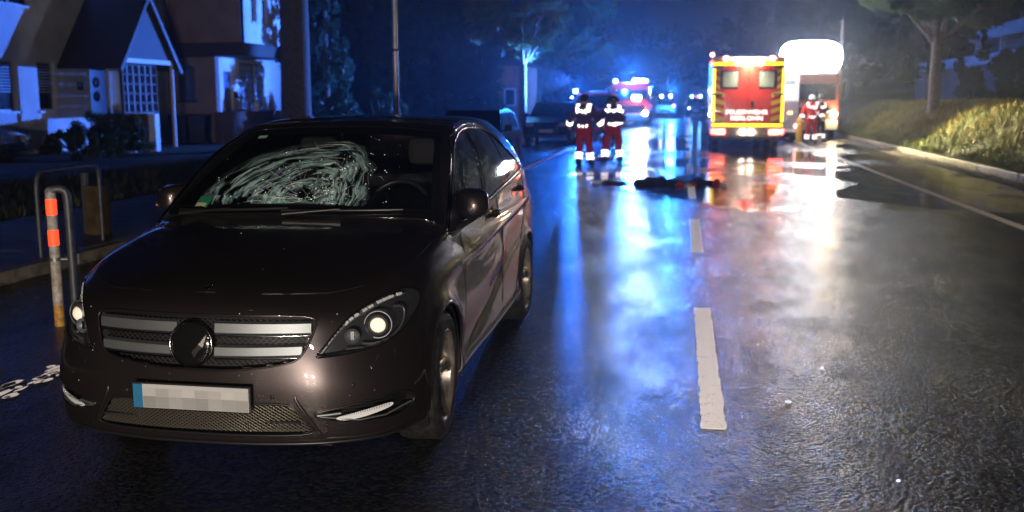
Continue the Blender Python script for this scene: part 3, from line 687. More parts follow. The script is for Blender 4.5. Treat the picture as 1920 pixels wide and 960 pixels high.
# headlights
M_HLBOX = P('lamp_housing', (.085, .09, .105), .28, .6)
M_PROJ = retro('projector_glint', (.95, .88, .76), .35, .5)  # flash reflection put into the lens as a warm white colour
for m_ in (False, True):
    s_ = -1 if m_ else 1
    hl = patch('headlight', shrink(HL, -.004), M_HLBOX, CAR, -.06, 'diag', .03, m_)
    w_ = MB(); rim_wall(w_, HL, .075, 'diag', m_); w_.build('housing_wall', M_HLBOX, hl)
    trim('frame', HL, .004, M_GLOSS, hl, 'diag', .0, m_)
    patch('lens', HL, M_LENS, hl, .002, 'diag', .02, m_)
    l, nn_ = hit(.237, .706, 'diag'); l = l - nn_ * .035; l.x *= s_; nn_.x *= s_
    ax = (Vector((s_ * .22, -.97, .02))).normalized(); MM = Matrix.Translation(l) @ ax.to_track_quat('Z', 'Y').to_matrix().to_4x4()
    MB().lathe([(.034, .022), (.040, .020), (.044, .008), (.046, -.03)], MM, 32).lathe([(.056, .002), (.060, .006), (.064, .0), (.064, -.04)], MM, 32).build('projector_ring', M_SATIN, hl)
    MB().lathe([(0, .030), (.012, .028), (.024, .022), (.033, .012), (.036, .0)], MM, 32).build('projector_lens', M_PROJ, hl)
    # light guide along the upper edge: silver ridge with clear segments
    gl = [(-.045,.612),(-.005,.655),(.045,.702),(.10,.742),(.17,.772),(.25,.796),(.33,.809),(.40,.812)]
    g0 = MB().tube(surf_line(catmull(gl, 5), 'diag', -.020, m_), [.004 + .010 * math.sin(PI * min(1, (i + 2) / 36)) for i in range(36)], 8).build('light_guide', M_SATIN, hl)
    for i in range(9):
        t0 = 12 + i * 2.4; seg = surf_line(catmull(gl, 5), 'diag', -.008, m_); a_ = Vector(seg[int(t0)]); b_ = Vector(seg[min(35, int(t0) + 2)])
        MB().tube([a_.lerp(b_, .1), a_.lerp(b_, .8)], .008, 6).build('led_segment', M_DRL, g0)
    arc = [(.14,.638),(.20,.632),(.27,.640),(.335,.668),(.375,.705),(.385,.745),(.36,.765),(.33,.768)]
    MB().tube(surf_line(catmull(arc, 4), 'diag', -.022, m_), .0055, 6).tube(surf_line([(.06,.622),(.14,.622),(.2,.628)], 'diag', -.02, m_), .003, 5).build('reflector_arc', M_SATIN, hl)
    # turn-signal bowl
    l2, n2 = hit(.105, .676, 'diag'); l2 = l2 - n2 * .035; l2.x *= s_
    M2 = Matrix.Translation(l2) @ ax.to_track_quat('Z', 'Y').to_matrix().to_4x4()
    MB().lathe([(.0, -.012), (.018, -.004), (.030, .012), (.034, .02)], M2, 24).build('signal_bowl', M_SATIN, hl)
    MB().box(-.007, .007, -.016, .02, 0, .014, M2).build('bulb_shield', M_CHROME, hl)
    # washer flap and parking sensors
    trim('washer_flap', catmull([(.18,.553),(.205,.590),(.285,.592),(.275,.552)], 1, True), .0016, M_DARK, CAR, 'diag', .0, m_)
    for s0, z0 in ((.073, .472), (-.245, .434)):
        l3, n3 = hit(s0, z0, 'diag'); l3.x *= s_; n3.x *= s_; M3 = Matrix.Translation(l3) @ n3.to_track_quat('Z', 'Y').to_matrix().to_4x4()
        MB().lathe([(0, .0012), (.0085, .001), (.0095, -.002)], M3, 16).lathe([(.0098, .0), (.0105, .0012), (.0115, .0)], M3, 16).build('parking_sensor', M_DARK, CAR)
# number plate: blue band and the unreadable grey print of the photograph
pl = MB().box(-.262, .262, -.912, -.895, .378, .492, ch=.003); pl = pl.build('number_plate', P('plate_frame', (.02, .02, .022), .4), CAR)
MB().box(-.256, .256, -.9145, -.909, .384, .486).build('plate_sheet', P('plate_white', (.50, .50, .51), .45), pl)
MB().box(-.256, -.215, -.9165, -.911, .384, .486).build('blue_band', P('plate_blue', (.02, .16, .33), .4), pl)
gv = [.62, .50, .60, .68, .52, .58, .70, .64]; gb = [.30, .34, .40, .36, .33, .42, .38, .36]
for i in range(8):
    x0 = -.213 + i * .0585
    MB().box(x0, x0 + .057, -.9162, -.911, .436, .468).build('print_patch', P('print_grey', (gv[i] * .75,) * 3, .45), pl)
    MB().box(x0, x0 + .057, -.9162, -.911, .386, .434).build('print_patch', P('print_grey_low', (gb[i] * .9,) * 3, .45), pl)

# --- side glass
SWO = catmull([(.335,.972),(.40,1.015),(.49,1.078),(.60,1.150),(.73,1.232),(.90,1.332),(1.10,1.412),(1.32,1.460),(1.60,1.478),(1.90,1.473),(2.13,1.440),(2.30,1.378),(2.45,1.300),(2.60,1.215),(2.69,1.165),(2.60,1.145),(2.25,1.120),(1.75,1.088),(1.20,1.045),(.80,1.005),(.50,.978)], 3, True)
def clip(poly, ya, yb, fa=0., fb=0.):
    """cut the side-window outline between two slanting lines"""
    P_ = list(poly)
    def cut(P_, f):
        r = []
        for i in range(len(P_)):
            a, b = P_[i], P_[(i + 1) % len(P_)]; da, db = f(a), f(b)
            if da >= 0: r.append(a)
            if da * db < 0: t = da / (da - db); r.append((a[0] + (b[0] - a[0]) * t, a[1] + (b[1] - a[1]) * t))
        return r
    P_ = cut(P_, lambda p_: p_[0] - (ya + fa * (p_[1] - 1.1))); P_ = cut(P_, lambda p_: (yb + fb * (p_[1] - 1.1)) - p_[0])
    r = []
    for p_ in P_:
        if not r or math.hypot(p_[0] - r[-1][0], p_[1] - r[-1][1]) > .004: r.append(p_)
    return r
for m_ in (False, True):
    back = patch('window_frame', SWO, M_GLOSS, CAR, .002, 'side', .03, m_)
    inn = shrink(SWO, .012)
    for a, b, fa, fb in ((0, 1.225, 0, .78), (1.325, 2.03, .70, .22), (2.075, 3.0, .22, 0)):
        patch('window_pane', clip(inn, a, b, fa, fb), M_SIDEGLASS, back, .005, 'side', .02, m_)
    top = [p_ for p_ in SWO]
    trim('chrome_trim', SWO, .0075, M_CHROME, back, 'side', .006, m_, n=8)
    bel = catmull([(.34,.958),(.50,.966),(.80,.992),(1.20,1.032),(1.75,1.075),(2.25,1.107),(2.60,1.132),(2.70,1.150)], 4)
    trim('belt_strip', bel, .013, M_SATIN, back, 'side', .004, m_, closed=False, n=8, flat=.6)
    arc2 = [p_ for p_ in catmull([(.34,.990),(.44,1.062),(.575,1.154),(.70,1.234),(.87,1.338),(1.08,1.428),(1.32,1.480),(1.60,1.499),(1.92,1.494),(2.17,1.456),(2.36,1.385)], 4)]
    trim('roof_rail', arc2, .0055, M_CHROME, back, 'side', .008, m_, closed=False, n=6)
    trim('window_seal', [(1.275 + .74 * (z_ - 1.1), z_) for z_ in np.arange(1.065, 1.47, .03)], .004, M_BLACK, back, 'side', .007, m_, closed=False)
    # drops of rain on glass and door
# mirrors
for s_ in (1, -1):
    mr = MB()
    rows = []
    for t, hw, hh, dx in ((0, .050, .045, 0), (.03, .085, .070, 0), (.075, .105, .082, 0), (.12, .108, .084, 0), (.15, .104, .080, 0)):
        ring = []
        for k in range(20):
            a_ = 2 * PI * k / 20; ca, sa = math.cos(a_), math.sin(a_)
            x_ = hw * math.copysign(abs(ca) ** .6, ca); z_ = hh * math.copysign(abs(sa) ** .6, sa)
            if x_ < 0: z_ *= 1.08
            if x_ > 0 and z_ < 0: z_ *= .9
            ring.append((x_, t, z_))
        rows.append(ring)
    vv = [p_ for r in rows for p_ in r]; ff = [(i * 20 + k, i * 20 + (k + 1) % 20, (i + 1) * 20 + (k + 1) % 20, (i + 1) * 20 + k) for i in range(4) for k in range(20)] + [tuple(range(19, -1, -1)), tuple(range(80, 100))]
    Mm = T(s_ * .915, .60, 1.095) @ rot('Z', s_ * .35) @ Matrix.Diagonal((s_ * .80, 1.1, .98, 1))
    mr.add(vv, ff, Mm, True); mo = mr.build('wing_mirror', M_PAINT, CAR)
    MB().tube([(s_ * .815, .52, .985), (s_ * .85, .54, 1.0), (s_ * .88, .60, 1.01), (s_ * .90, .66, 1.03)], [.035, .026, .022, .02], 10, flat=.55).build('arm', M_BLACK, mo)
    MB().box(-.095, .095, .148, .154, -.072, .075, Mm, ch=.01).build('mirror_glass', M_CHROME, mo)
    
    MB().box(.10, .112, .03, .06, -.04, -.03, Mm).build('signal_repeater', P('amber_lens', (.7, .3, .04), .2), mo)
for m_ in (False, True): patch('mirror_triangle', [(.36,.985),(.64,1.005),(.585,1.125),(.47,1.055)], M_BLACK, CAR, .010, 'side', .05, m_)
# door handles
for s_ in (1, -1):
    for y_, z_ in ((1.405, .962), (2.46, 1.025)):
        l, q = hit(y_, z_, 'side'); x_ = l.x
        h = MB().tube([(s_ * (x_ + .002), y_ - .085, z_ - .006), (s_ * (x_ + .028), y_ - .065, z_ - .003), (s_ * (x_ + .034), y_, z_), (s_ * (x_ + .028), y_ + .07, z_ + .005), (s_ * (x_ + .002), y_ + .09, z_ + .007)], [.010, .014, .015, .014, .010], 10).build('door_handle', M_PAINT, CAR)
        MB().lathe([(0, .003), (.034, .003), (.046, -.004)], T(s_ * (x_ - .002), y_ - .01, z_) @ rot('Y', s_ * PI / 2), 24).build('grip_recess', M_DARK, h)
# sill trim
for m_ in (False, True):
    trim('sill_strip', catmull([(.42,.262),(.9,.262),(1.4,.266),(1.9,.274),(2.28,.290)], 5), .012, M_PAINT, CAR, 'side', .002, m_, closed=False, n=8)
    trim('sill_gloss', catmull([(.44,.285),(.9,.286),(1.4,.292),(1.9,.302),(2.26,.318)], 5), .0035, M_SATIN, CAR, 'side', .004, m_, closed=False, n=6)
# arch lips, liners
for yc in (0, 2.70):
    for m_ in (False, True):
        al = MB(); pts = []
        for a_ in np.linspace(-.32, PI + .32, 40):
            y_, z_ = yc + (RA + .004) * math.cos(a_), .325 + (RA + .004) * math.sin(a_)
            l, q = hit(y_, z_, 'side'); pts.append((-l.x + .004 if m_ else l.x - .004, y_, z_))
        al.tube(pts, .008, 6); al.build('arch_lip', M_PAINT, CAR)
    for s_ in (1, -1):
        li = MB(); n = 30; vv = []
        for a_ in np.linspace(-.5, PI + .5, n):
            for x_ in (.875 * s_, .56 * s_): vv.append((x_ if abs(x_) < .6 else s_ * .868, yc + RA * math.cos(a_), .325 + RA * math.sin(a_)))
        li.add(vv, [(2 * i, 2 * i + 1, 2 * i + 3, 2 * i + 2) for i in range(n - 1)])
        li.add([(s_ * .56, yc + RA * math.cos(a_), .325 + RA * math.sin(a_)) for a_ in np.linspace(-.5, PI + .5, n)], [tuple(range(n))])
        li.build('wheel_liner', M_DARK, CAR)
ub = MB(); ub.box(-.55, .55, -.75, 3.35, .20, .24); ub.box(-.82, .82, .40, 2.30, .18, .235); ub.box(-.48, .48, -.66, -.62, .22, .74); ub.box(-.56, .56, .02, .06, .22, .90); ub.build('underbody', M_DARK, CAR)

# wheels
def wheel(x_, y_, s_, steer=0.):
    Mw = T(x_, y_, .317) @ rot('Z', steer) @ rot('Y', s_ * PI / 2)
    ty = MB(); W_ = .112
    prof = [(.225, W_ - .022), (.232, W_ - .004), (.250, W_), (.275, W_ + .002), (.296, W_ - .004), (.310, W_ - .018)]
    gz = [.082, .070, .052, .044, .026, .018, -.002, -.010, -.030, -.038, -.058, -.066]
    pr = prof[:]
    for k in range(0, 12, 2): pr += [(.3165, gz[k] + .008), (.3165, gz[k]), (.308, gz[k] - .001), (.308, gz[k + 1] + .001), (.3165, gz[k + 1])]
    pr += [(.310, -W_ + .018), (.296, -W_ + .004), (.250, -W_), (.225, -W_ + .022)]
    ty.lathe(pr, Mw, 72)
    t = ty.build('tyre', M_RUBBER, CAR); t.name = 'tyre'
    rim = MB()
    rim.lathe([(.226, W_ - .014), (.230, W_ - .008), (.225, W_ - .004), (.214, W_ - .008), (.210, W_ - .030), (.200, -.03), (.205, -W_ + .01), (.226, -W_ + .014)], Mw, 64)
    for k in range(5):
        Ms = Mw @ rot('Z', 2 * PI * k / 5 + .30)
        # spoke: broad at hub and rim, waist between, domed
        vv = []; st_ = [(.045, .040, .058), (.085, .030, .066), (.130, .028, .074), (.175, .034, .082), (.214, .048, .092)]
        for r_, hw, zt in st_:
            for t_, dz in ((-1, -.030), (-.82, -.006), (0, .004), (.82, -.006), (1, -.030)): vv.append((r_, hw * t_, zt + dz))
        ff = [(i * 5 + k2, (i + 1) * 5 + k2, (i + 1) * 5 + k2 + 1, i * 5 + k2 + 1) for i in range(4) for k2 in range(4)]
        rim.add(vv, ff, Ms, True)
        rim.cyl(.0085, .05, .070, Mw @ rot('Z', 2 * PI * (k + .5) / 5 + .30) @ T(.042, 0, 0), 8)
    rim.lathe([(0, .072), (.026, .070), (.032, .064), (.056, .058), (.062, .03)], Mw, 32)
    r = rim.build('rim', M_RIM, t)
    MB().lathe([(.02, -.0), (.150, .0), (.152, -.02)], Mw, 40).build('brake_disc', P('brake_steel', (.25, .24, .23), .4, .8), r)
    MB().lathe([(.0, -.035), (.20, -.035)], Mw, 40).build('hub_plate', M_DARK, r)
for x_, s_ in ((.775, 1), (-.775, -1)):
    wheel(x_, 0, s_, .05); wheel(x_, 2.70, s_)
M_DROP = retro('water_drop', (.25, .27, .3), .55, .5)
# rain drops on glass and doors
rd = MB()
for k in range(340):
    if k < 200: y_, z_ = random.uniform(.35, 1.5), random.uniform(1.0, 1.36)
    else: y_, z_ = random.uniform(.4, 1.7), random.uniform(.80, 1.0)
    if k % 3 == 0: y_, z_ = random.gauss(.95, .12), random.gauss(1.15, .06) if k < 200 else random.gauss(.93, .04)
    if k < 200 and not inpoly([(y_, z_)], shrink(SWO, .03))[0]: continue
    l, q = hit(y_, z_, 'side'); l = l + q * (.0052 if k < 200 else .0002); r_ = random.choice([.001, .0015, .0022])
    rd.ball(l, r_, None, 6, 4)
for k in range(70):
    if k < 8:
        x_, y_ = random.uniform(-.72, .72), random.uniform(-.6, .1); l, q, fi, _ = SHELL.ray_cast(Vector((x_, y_, 3)), Vector((0, 0, -1)))
    else:
        l, q = hit(random.uniform(-.7, .78), random.uniform(.42, .78)); 
        if inpoly([(l.x, l.z)], GR)[0]: continue
        sd_ = abs(l.x) * .8 + l.y * .6
        if inpoly([(sd_, l.z)], HL)[0]: continue
    if l is not None: rd.ball(l, random.choice([.0011, .0015, .0024]), None, 6, 4)
tag(rd.build('rain_drop', M_DROP, CAR), kind='stuff')
# ================================================================== the street
def nodes(m): return m.node_tree.nodes, m.node_tree.links
def asphalt():
    m = bpy.data.materials.new('wet_asphalt'); m.use_nodes = True; n = m.node_tree; b = n.nodes['Principled BSDF']; N = n.nodes.new; L = n.links.new
    tc = N('ShaderNodeTexCoord')
    def noise(scale, sc=(1, 1, 1), detail=4, rough=.55):
        mp = N('ShaderNodeMapping'); mp.inputs['Scale'].default_value = sc; L(tc.outputs['Object'], mp.inputs[0])
        q = N('ShaderNodeTexNoise'); q.inputs['Scale'].default_value = scale; q.inputs['Detail'].default_value = detail; q.inputs['Roughness'].default_value = rough; L(mp.outputs[0], q.inputs['Vector']); return q.outputs[0]
    def mr(v, a, b_, c, d):
        q = N('ShaderNodeMapRange'); q.interpolation_type = 'SMOOTHSTEP'
        for i, w_ in enumerate((a, b_, c, d)): q.inputs[i + 1].default_value = w_
        L(v, q.inputs[0]); return q.outputs[0]
    def mth(op, a, b_):
        q = N('ShaderNodeMath'); q.operation = op
        for i, v in enumerate((a, b_)):
            if isinstance(v, (int, float)): q.inputs[i].default_value = v
            else: L(v, q.inputs[i])
        return q.outputs[0]
    big = noise(.33, (1, .55, 1), 3); mid = noise(1.6, (1, .5, 1), 5)
    # standing water grows with distance from the photographer: the road sags near the accident
    sep = N('ShaderNodeSeparateXYZ'); L(tc.outputs['Object'], sep.inputs[0])
    sag = mth('MULTIPLY', mr(sep.outputs[1], 9.5, 18, -.26, .13), mr(sep.outputs[0], -2.5, -.4, .35, 1.))
    pud = mr(mth('ADD', mth('ADD', mth('MULTIPLY', big, .72), mth('MULTIPLY', mid, .28)), sag), .54, .64, 0., 1.)
    vor = N('ShaderNodeTexVoronoi'); vor.inputs['Scale'].default_value = 46; L(tc.outputs['Object'], vor.inputs['Vector'])
    v2 = N('ShaderNodeTexVoronoi'); v2.inputs['Scale'].default_value = 105; L(tc.outputs['Object'], v2.inputs['Vector'])
    fine = noise(60, detail=5); med = noise(13, (1, .6, 1), 3)
    hgt = mth('ADD', mth('ADD', mth('MULTIPLY', vor.outputs['Distance'], -.8), mth('MULTIPLY', v2.outputs['Distance'], -.35)), mth('ADD', mth('MULTIPLY', fine, .5), mth('MULTIPLY', med, 1.1)))
    bp = N('ShaderNodeBump'); bp.inputs['Distance'].default_value = .012; L(hgt, bp.inputs['Height'])
    L(mr(pud, 0, 1, 1., .04), bp.inputs['Strength']); 
    wv = N('ShaderNodeBump'); wv.inputs['Distance'].default_value = .05; wv.inputs['Strength'].default_value = .10; L(noise(1.1, detail=2), wv.inputs['Height']); L(bp.outputs[0], wv.inputs['Normal'])
    L(wv.outputs[0], b.inputs['Normal'])
    ro = mth('ADD', mr(mid, .3, .7, .17, .10), mth('MULTIPLY', noise(3.3, (1, .3, 1)), .10))
    q = N('ShaderNodeMix'); q.data_type = 'FLOAT'; L(pud, q.inputs[0]); L(ro, q.inputs[2]); q.inputs[3].default_value = .06; L(q.outputs[0], b.inputs['Roughness'])
    cr = N('ShaderNodeMix'); cr.data_type = 'RGBA'; cr.inputs[6].default_value = (.020, .020, .022, 1); cr.inputs[7].default_value = (.052, .051, .052, 1)
    L(mr(vor.outputs['Color'], .25, .8, 0., 1.), cr.inputs[0]); c2 = N('ShaderNodeMix'); c2.data_type = 'RGBA'; L(mth('MULTIPLY', pud, .6), c2.inputs[0]); L(cr.outputs[2], c2.inputs[6]); c2.inputs[7].default_value = (.014, .014, .016, 1)
    L(c2.outputs[2], b.inputs['Base Color']); L(mr(mth('ADD', mth('MULTIPLY', noise(2.6, (1.2, .45, 1), 6, .65), .6), mth('MULTIPLY', mid, .4)), .42, .60, .05, .33), b.inputs['Specular IOR Level'])
    return m
M_ASPH = asphalt()
M_KERB = P('kerb_concrete', (.17, .155, .14), .5, noise=(7, .35), bump=(60, .4, .004))
M_PAVE = P('pavement_slab', (.13, .12, .11), .55, noise=(3, .35), bump=(60, .4, .004))
M_LINE = retro('road_paint', (.72, .70, .72), .6, .6, 1.)
M_EARTH = P('dark_soil', (.035, .032, .018), .9, noise=(3, .4), bump=(14, .8, .03))

def bank_z(x, y):
    """right verge: flat lip, slope, shoulder, hillside"""
    t = np.clip((x - 7.2) / 2.3, 0, 1); f = np.clip((y - 4) / 22., .25, 1)
    z = .14 + 1.22 * (t * t * (3 - 2 * t)) * f + np.clip(x - 10.5, 0, 40) * .05
    return z + .05 * np.sin(x * 1.7 + y * .6) * t
tag(mesh('ground', [(-160, -8, -.03), (160, -8, -.03), (160, 330, -.03), (-160, 330, -.03)], [(0, 1, 2, 3)], M_EARTH), kind='structure')
tag(mesh('road', [(-6.0, -8, 0), (6.92, -8, 0), (6.92, 260, 0), (-6.0, 260, 0)], [(0, 1, 2, 3)], M_ASPH), kind='structure')
tag(mesh('gutter', [(6.30, -8, .004), (6.92, -8, .004), (6.92, 260, .004), (6.30, 260, .004)], [(0, 1, 2, 3)], P('gutter_concrete', (.10, .09, .08), .38, noise=(5, .4), bump=(60, .5, .004))), kind='structure')
# verge terrain
xs = np.concatenate([np.linspace(7.08, 13, 34), np.linspace(14, 60, 18)]); ys = np.concatenate([np.linspace(-8, 60, 90), np.linspace(64, 240, 30)])
vv = [(x, y, float(bank_z(x, y))) for x in xs for y in ys]; ny = len(ys)
ff = [(i * ny + j, (i + 1) * ny + j, (i + 1) * ny + j + 1, i * ny + j + 1) for i in range(len(xs) - 1) for j in range(ny - 1)]
tag(mesh('grass_bank', vv, ff, P('verge_turf', (.045, .06, .018), .9, noise=(2.2, .5), bump=(30, 1, .05)), None, True), kind='structure')
# left pavement and yards
tag(MB().box(-8.6, -6.16, -8, 200, -.03, .11).build('pavement', M_PAVE), kind='structure')
tag(mesh('yard', [(-60, -8, .06), (-8.6, -8, .06), (-8.6, 200, .06), (-60, 200, .06)], [(0, 1, 2, 3)], P('yard_ground', (.040, .040, .022), .8, noise=(2, .5), bump=(18, .8, .03))), kind='structure')
# kerbs, stone by stone
def kerb(x0, x1, y0, y1, z1, step, nm, lean=0.):
    par = thing(nm, None, None); tag(par, kind='structure')
    me = MB().box(x0, x1, 0, step - .012, -.05, z1, ch=.012).me('kerb_stone', M_KERB)
    y = y0
    while y < y1:
        o = link('kerb_stone', me, par, T(random.uniform(-.006, .006), y, random.uniform(-.005, .003)) @ rot('Z', random.uniform(-.004, .004))); y += step
kerb(6.93, 7.07, 6, 70, .13, 1.0, 'right_kerb')
kerb(-6.15, -6.01, 4, 62, .12, 1.0, 'left_kerb')
# paving stones nearest the camera
pv = thing('pavement_paving', None, None); tag(pv, kind='structure')
pme = MB().box(0, .485, 0, .485, 0, .018, ch=.006).me('paving_stone', M_PAVE)
for j in range(26):
    for i in range(4): link('paving_stone', pme, pv, T(-8.1 + i * .49, 6.5 + j * .49, .108 + random.uniform(-.003, .003)))

# road markings, ragged at the rim
def marking(name, x0, x1, y0, y1, mat=M_LINE, rag=.006, z=.0025, wear=0.):
    pts = []
    n = max(6, int((y1 - y0) / .05)); n = min(n, 90)
    for i in range(n + 1): pts.append((x1 + random.uniform(-rag, rag), y0 + (y1 - y0) * i / n))
    for i in range(n, -1, -1): pts.append((x0 + random.uniform(-rag, rag), y0 + (y1 - y0) * i / n))
    N_ = len(pts); V_ = [(a, b, z) for a, b in pts] + [(a, b, .0) for a, b in pts]
    F_ = [(i, N_ - 1 - i - 1 + 0, 0) for i in range(0)]
    F_ = [(i, i + 1, N_ - 2 - i, N_ - 1 - i) for i in range(n)] + [(i, N_ + i, N_ + (i + 1) % N_, (i + 1) % N_) for i in range(N_)]
    return tag(mesh(name, V_, F_, mat), kind='structure')
y = 4.93
for k in range(16):
    marking('lane_dash', .135, .262, y, y + 2.98, rag=.006 if k < 2 else .003); y += 5.98
marking('edge_line', 4.35, 4.49, -6, 120, retro('road_paint_dull', (.42, .37, .30), .5, .6, .5), .005)
# worn parking-lane line: flakes of paint near the camera, a duller continuous line beyond
fl_ = MB()
for k in range(70):
    cx_, cy_ = random.uniform(-3.88, -3.70), 4.2 + 2.2 * (k / 70); n = 9; a0 = random.uniform(0, 6); rx, ry = random.uniform(.012, .038), random.uniform(.03, .11)
    fl_.add([(cx_, cy_, .004)] + [(cx_ + rx * math.cos(a0 + 2 * PI * i / n) * random.uniform(.6, 1.2), cy_ + ry * math.sin(a0 + 2 * PI * i / n) * random.uniform(.6, 1.2), .004) for i in range(n)], [(0, 1 + i, 1 + (i + 1) % n) for i in range(n)])
tag(fl_.build('worn_line_paint', M_LINE), kind='stuff')
M_TAN = retro('road_paint_tan', (.36, .23, .14), .8, .6, .5)
marking('parking_line', -3.80, -3.66, 17, 34, M_TAN, .008)
marking('parking_line', -5.9, -3.82, 21.9, 22.02, M_TAN, .008); bpy.context.view_layer.update()

# ------------------------------------------------------------------ grass on the bank
def blades(name, n, fx, mat, h=(.15, .5), wd=.012, parent=None):
    X = fx(n); m = len(X); hh = rng.uniform(*h, m) * (1 - .35 * rng.random(m)); a = rng.uniform(0, 2 * PI, m); ln = rng.normal(0, .35, (m, 2)) * hh[:, None]
    w_ = wd * rng.uniform(.6, 1.6, m); dx = np.cos(a) * w_; dy = np.sin(a) * w_
    Vv = np.empty((m, 5, 3)); Vv[:, 0] = X - np.c_[dx, dy, 0 * dx]; Vv[:, 1] = X + np.c_[dx, dy, 0 * dx]
    mid = X + np.c_[ln * .35, hh * .6]; Vv[:, 2] = mid + np.c_[dx, dy, 0 * dx] * .7; Vv[:, 3] = mid - np.c_[dx, dy, 0 * dx] * .7; Vv[:, 4] = X + np.c_[ln, hh]
    me = bpy.data.meshes.new(name); me.vertices.add(m * 5); me.vertices.foreach_set('co', Vv.ravel())
    base = np.arange(m)[:, None] * 5; q = np.concatenate([base + np.array([0, 1, 2, 3]), base + np.array([3, 2, 4])], 1).ravel()
    me.loops.add(m * 7); me.loops.foreach_set('vertex_index', q.astype(np.int32)); me.polygons.add(m * 2)
    st = (np.arange(m)[:, None] * 7 + np.array([0, 4])).ravel(); me.polygons.foreach_set('loop_start', st.astype(np.int32)); me.update(); me.validate()
    me.materials.append(mat); return link(name, me, parent)
def grass_pts(n):
    x = 7.1 + 5.6 * rng.random(n) ** 1.1; y = 9 + 43 * rng.random(n) ** 1.2; c_ = np.sin(x * 2.1 + 3 * np.sin(y * .9)) + np.sin(y * 1.7) + rng.normal(0, .7, n); k = c_ > -.8
    x, y = x[k], y[k]; return np.c_[x, y, bank_z(x, y) - .01]
M_GRASS = P('grass_blade', (.15, .17, .04), .6, noise=(1.3, .55), spec=.3)
M_STRAW = P('dry_grass', (.36, .29, .10), .7, noise=(1.7, .4), spec=.3)
tag(blades('grass', 52000, grass_pts, M_GRASS, (.08, .26)), kind='stuff')
tag(blades('dry_grass', 26000, lambda n: (lambda a: a[(a[:, 0] > 7.9)])(grass_pts(n)), M_STRAW, (.16, .40), .008), kind='stuff')
def lv(n):
    x = 7.05 - .9 * rng.random(n) ** 2.2; y = 6 + 40 * rng.random(n); return np.c_[x, y, .012 + 0 * x]
def litter(name, P3, size, mat):
    m = len(P3); a = rng.uniform(0, 2 * PI, m); s_ = size * rng.uniform(.5, 1.4, m); c, d = np.cos(a) * s_, np.sin(a) * s_; up = rng.uniform(.0, 1.2, m) * s_
    V_ = np.stack([P3 + np.c_[-c, -d, 0 * c], P3 + np.c_[d * .5, -c * .5, up * .4], P3 + np.c_[c, d, up], P3 + np.c_[-d * .5, c * .5, up * .3]], 1).reshape(-1, 3)
    return tag(mesh(name, V_, np.arange(m * 4).reshape(-1, 4), mat), kind='stuff')
litter('fallen_leaves', lv(1500), .035, P('leaf_litter', (.10, .06, .03), .6, noise=(3, .5)))
lv2 = np.c_[rng.uniform(-6.0, -5.1, 500), rng.uniform(4.5, 30, 500), np.full(500, .01)]; litter('leaf_scatter', lv2, .03, P('leaf_litter_dark', (.07, .045, .02), .6, noise=(3, .5)))
tag(blades('verge_grass', 16000, lambda n: np.c_[rng.uniform(-12.5, -8.7, n), rng.uniform(8, 30, n), np.full(n, .06)], P('yard_grass', (.05, .055, .018), .7, noise=(2, .5)), (.06, .22), .007), kind='stuff')

# ------------------------------------------------------------------ trees
def leafmat(name, c1, c2):
    m = P(name, c1, .5, spec=.35); n, l = nodes(m); b = n['Principled BSDF']
    t = n.new('ShaderNodeTexNoise'); t.inputs['Scale'].default_value = 2.6; g = n.new('ShaderNodeNewGeometry')
    l.new(g.outputs['Position'], t.inputs['Vector']); mx = n.new('ShaderNodeMix'); mx.data_type = 'RGBA'; mx.inputs[6].default_value = (*c1, 1); mx.inputs[7].default_value = (*c2, 1)
    r = n.new('ShaderNodeMapRange'); r.inputs[1].default_value = .35; r.inputs[2].default_value = .65; l.new(t.outputs[0], r.inputs[0]); l.new(r.outputs[0], mx.inputs[0]); l.new(mx.outputs[2], b.inputs['Base Color'])
    tr = n.new('ShaderNodeBsdfTranslucent'); l.new(mx.outputs[2], tr.inputs['Color']); ms = n.new('ShaderNodeMixShader'); ms.inputs[0].default_value = .5
    l.new(b.outputs[0], ms.inputs[1]); l.new(tr.outputs[0], ms.inputs[2]); l.new(ms.outputs[0], n['Material Output'].inputs[0]); return m
M_LEAF = leafmat('tree_leaf', (.07, .12, .045), (.15, .20, .08)); M_LEAFD = leafmat('dark_leaf', (.022, .05, .028), (.05, .085, .04)); M_CON = leafmat('conifer_leaf', (.02, .055, .035), (.035, .08, .05))
M_BARK = P('bark', (.16, .14, .12), .8, noise=(9, .35), bump=(26, 1, .02)); M_BARKD = P('dark_bark', (.07, .06, .055), .85, noise=(9, .35), bump=(22, 1, .03))
def leaves(name, centers, radii, n, size, mat, parent=None, droop=.2):
    """leaf-sized faces gathered into clumps, clumps gathered into a crown"""
    cidx = rng.integers(0, len(centers), n); d = rng.normal(0, 1, (n, 3)); d /= np.linalg.norm(d, axis=1)[:, None]; r = rng.random(n) ** .45
    Pp = np.asarray(centers)[cidx] + d * r[:, None] * np.asarray(radii)[cidx]
    t = rng.normal(0, 1, (n, 3)); t[:, 2] -= droop; t /= np.linalg.norm(t, axis=1)[:, None]; u = np.cross(t, rng.normal(0, 1, (n, 3))); u /= np.linalg.norm(u, axis=1)[:, None]
    s_ = size * rng.uniform(.6, 1.35, n)[:, None]
    Vv = np.stack([Pp - t * s_, Pp - u * s_ * .5, Pp + t * s_, Pp + u * s_ * .5], 1)
    me = bpy.data.meshes.new(name); me.vertices.add(n * 4); me.vertices.foreach_set('co', Vv.ravel()); me.loops.add(n * 4); me.loops.foreach_set('vertex_index', np.arange(n * 4, dtype=np.int32))
    me.polygons.add(n); me.polygons.foreach_set('loop_start', np.arange(0, n * 4, 4, dtype=np.int32)); me.update(); me.materials.append(mat); return link(name, me, parent)
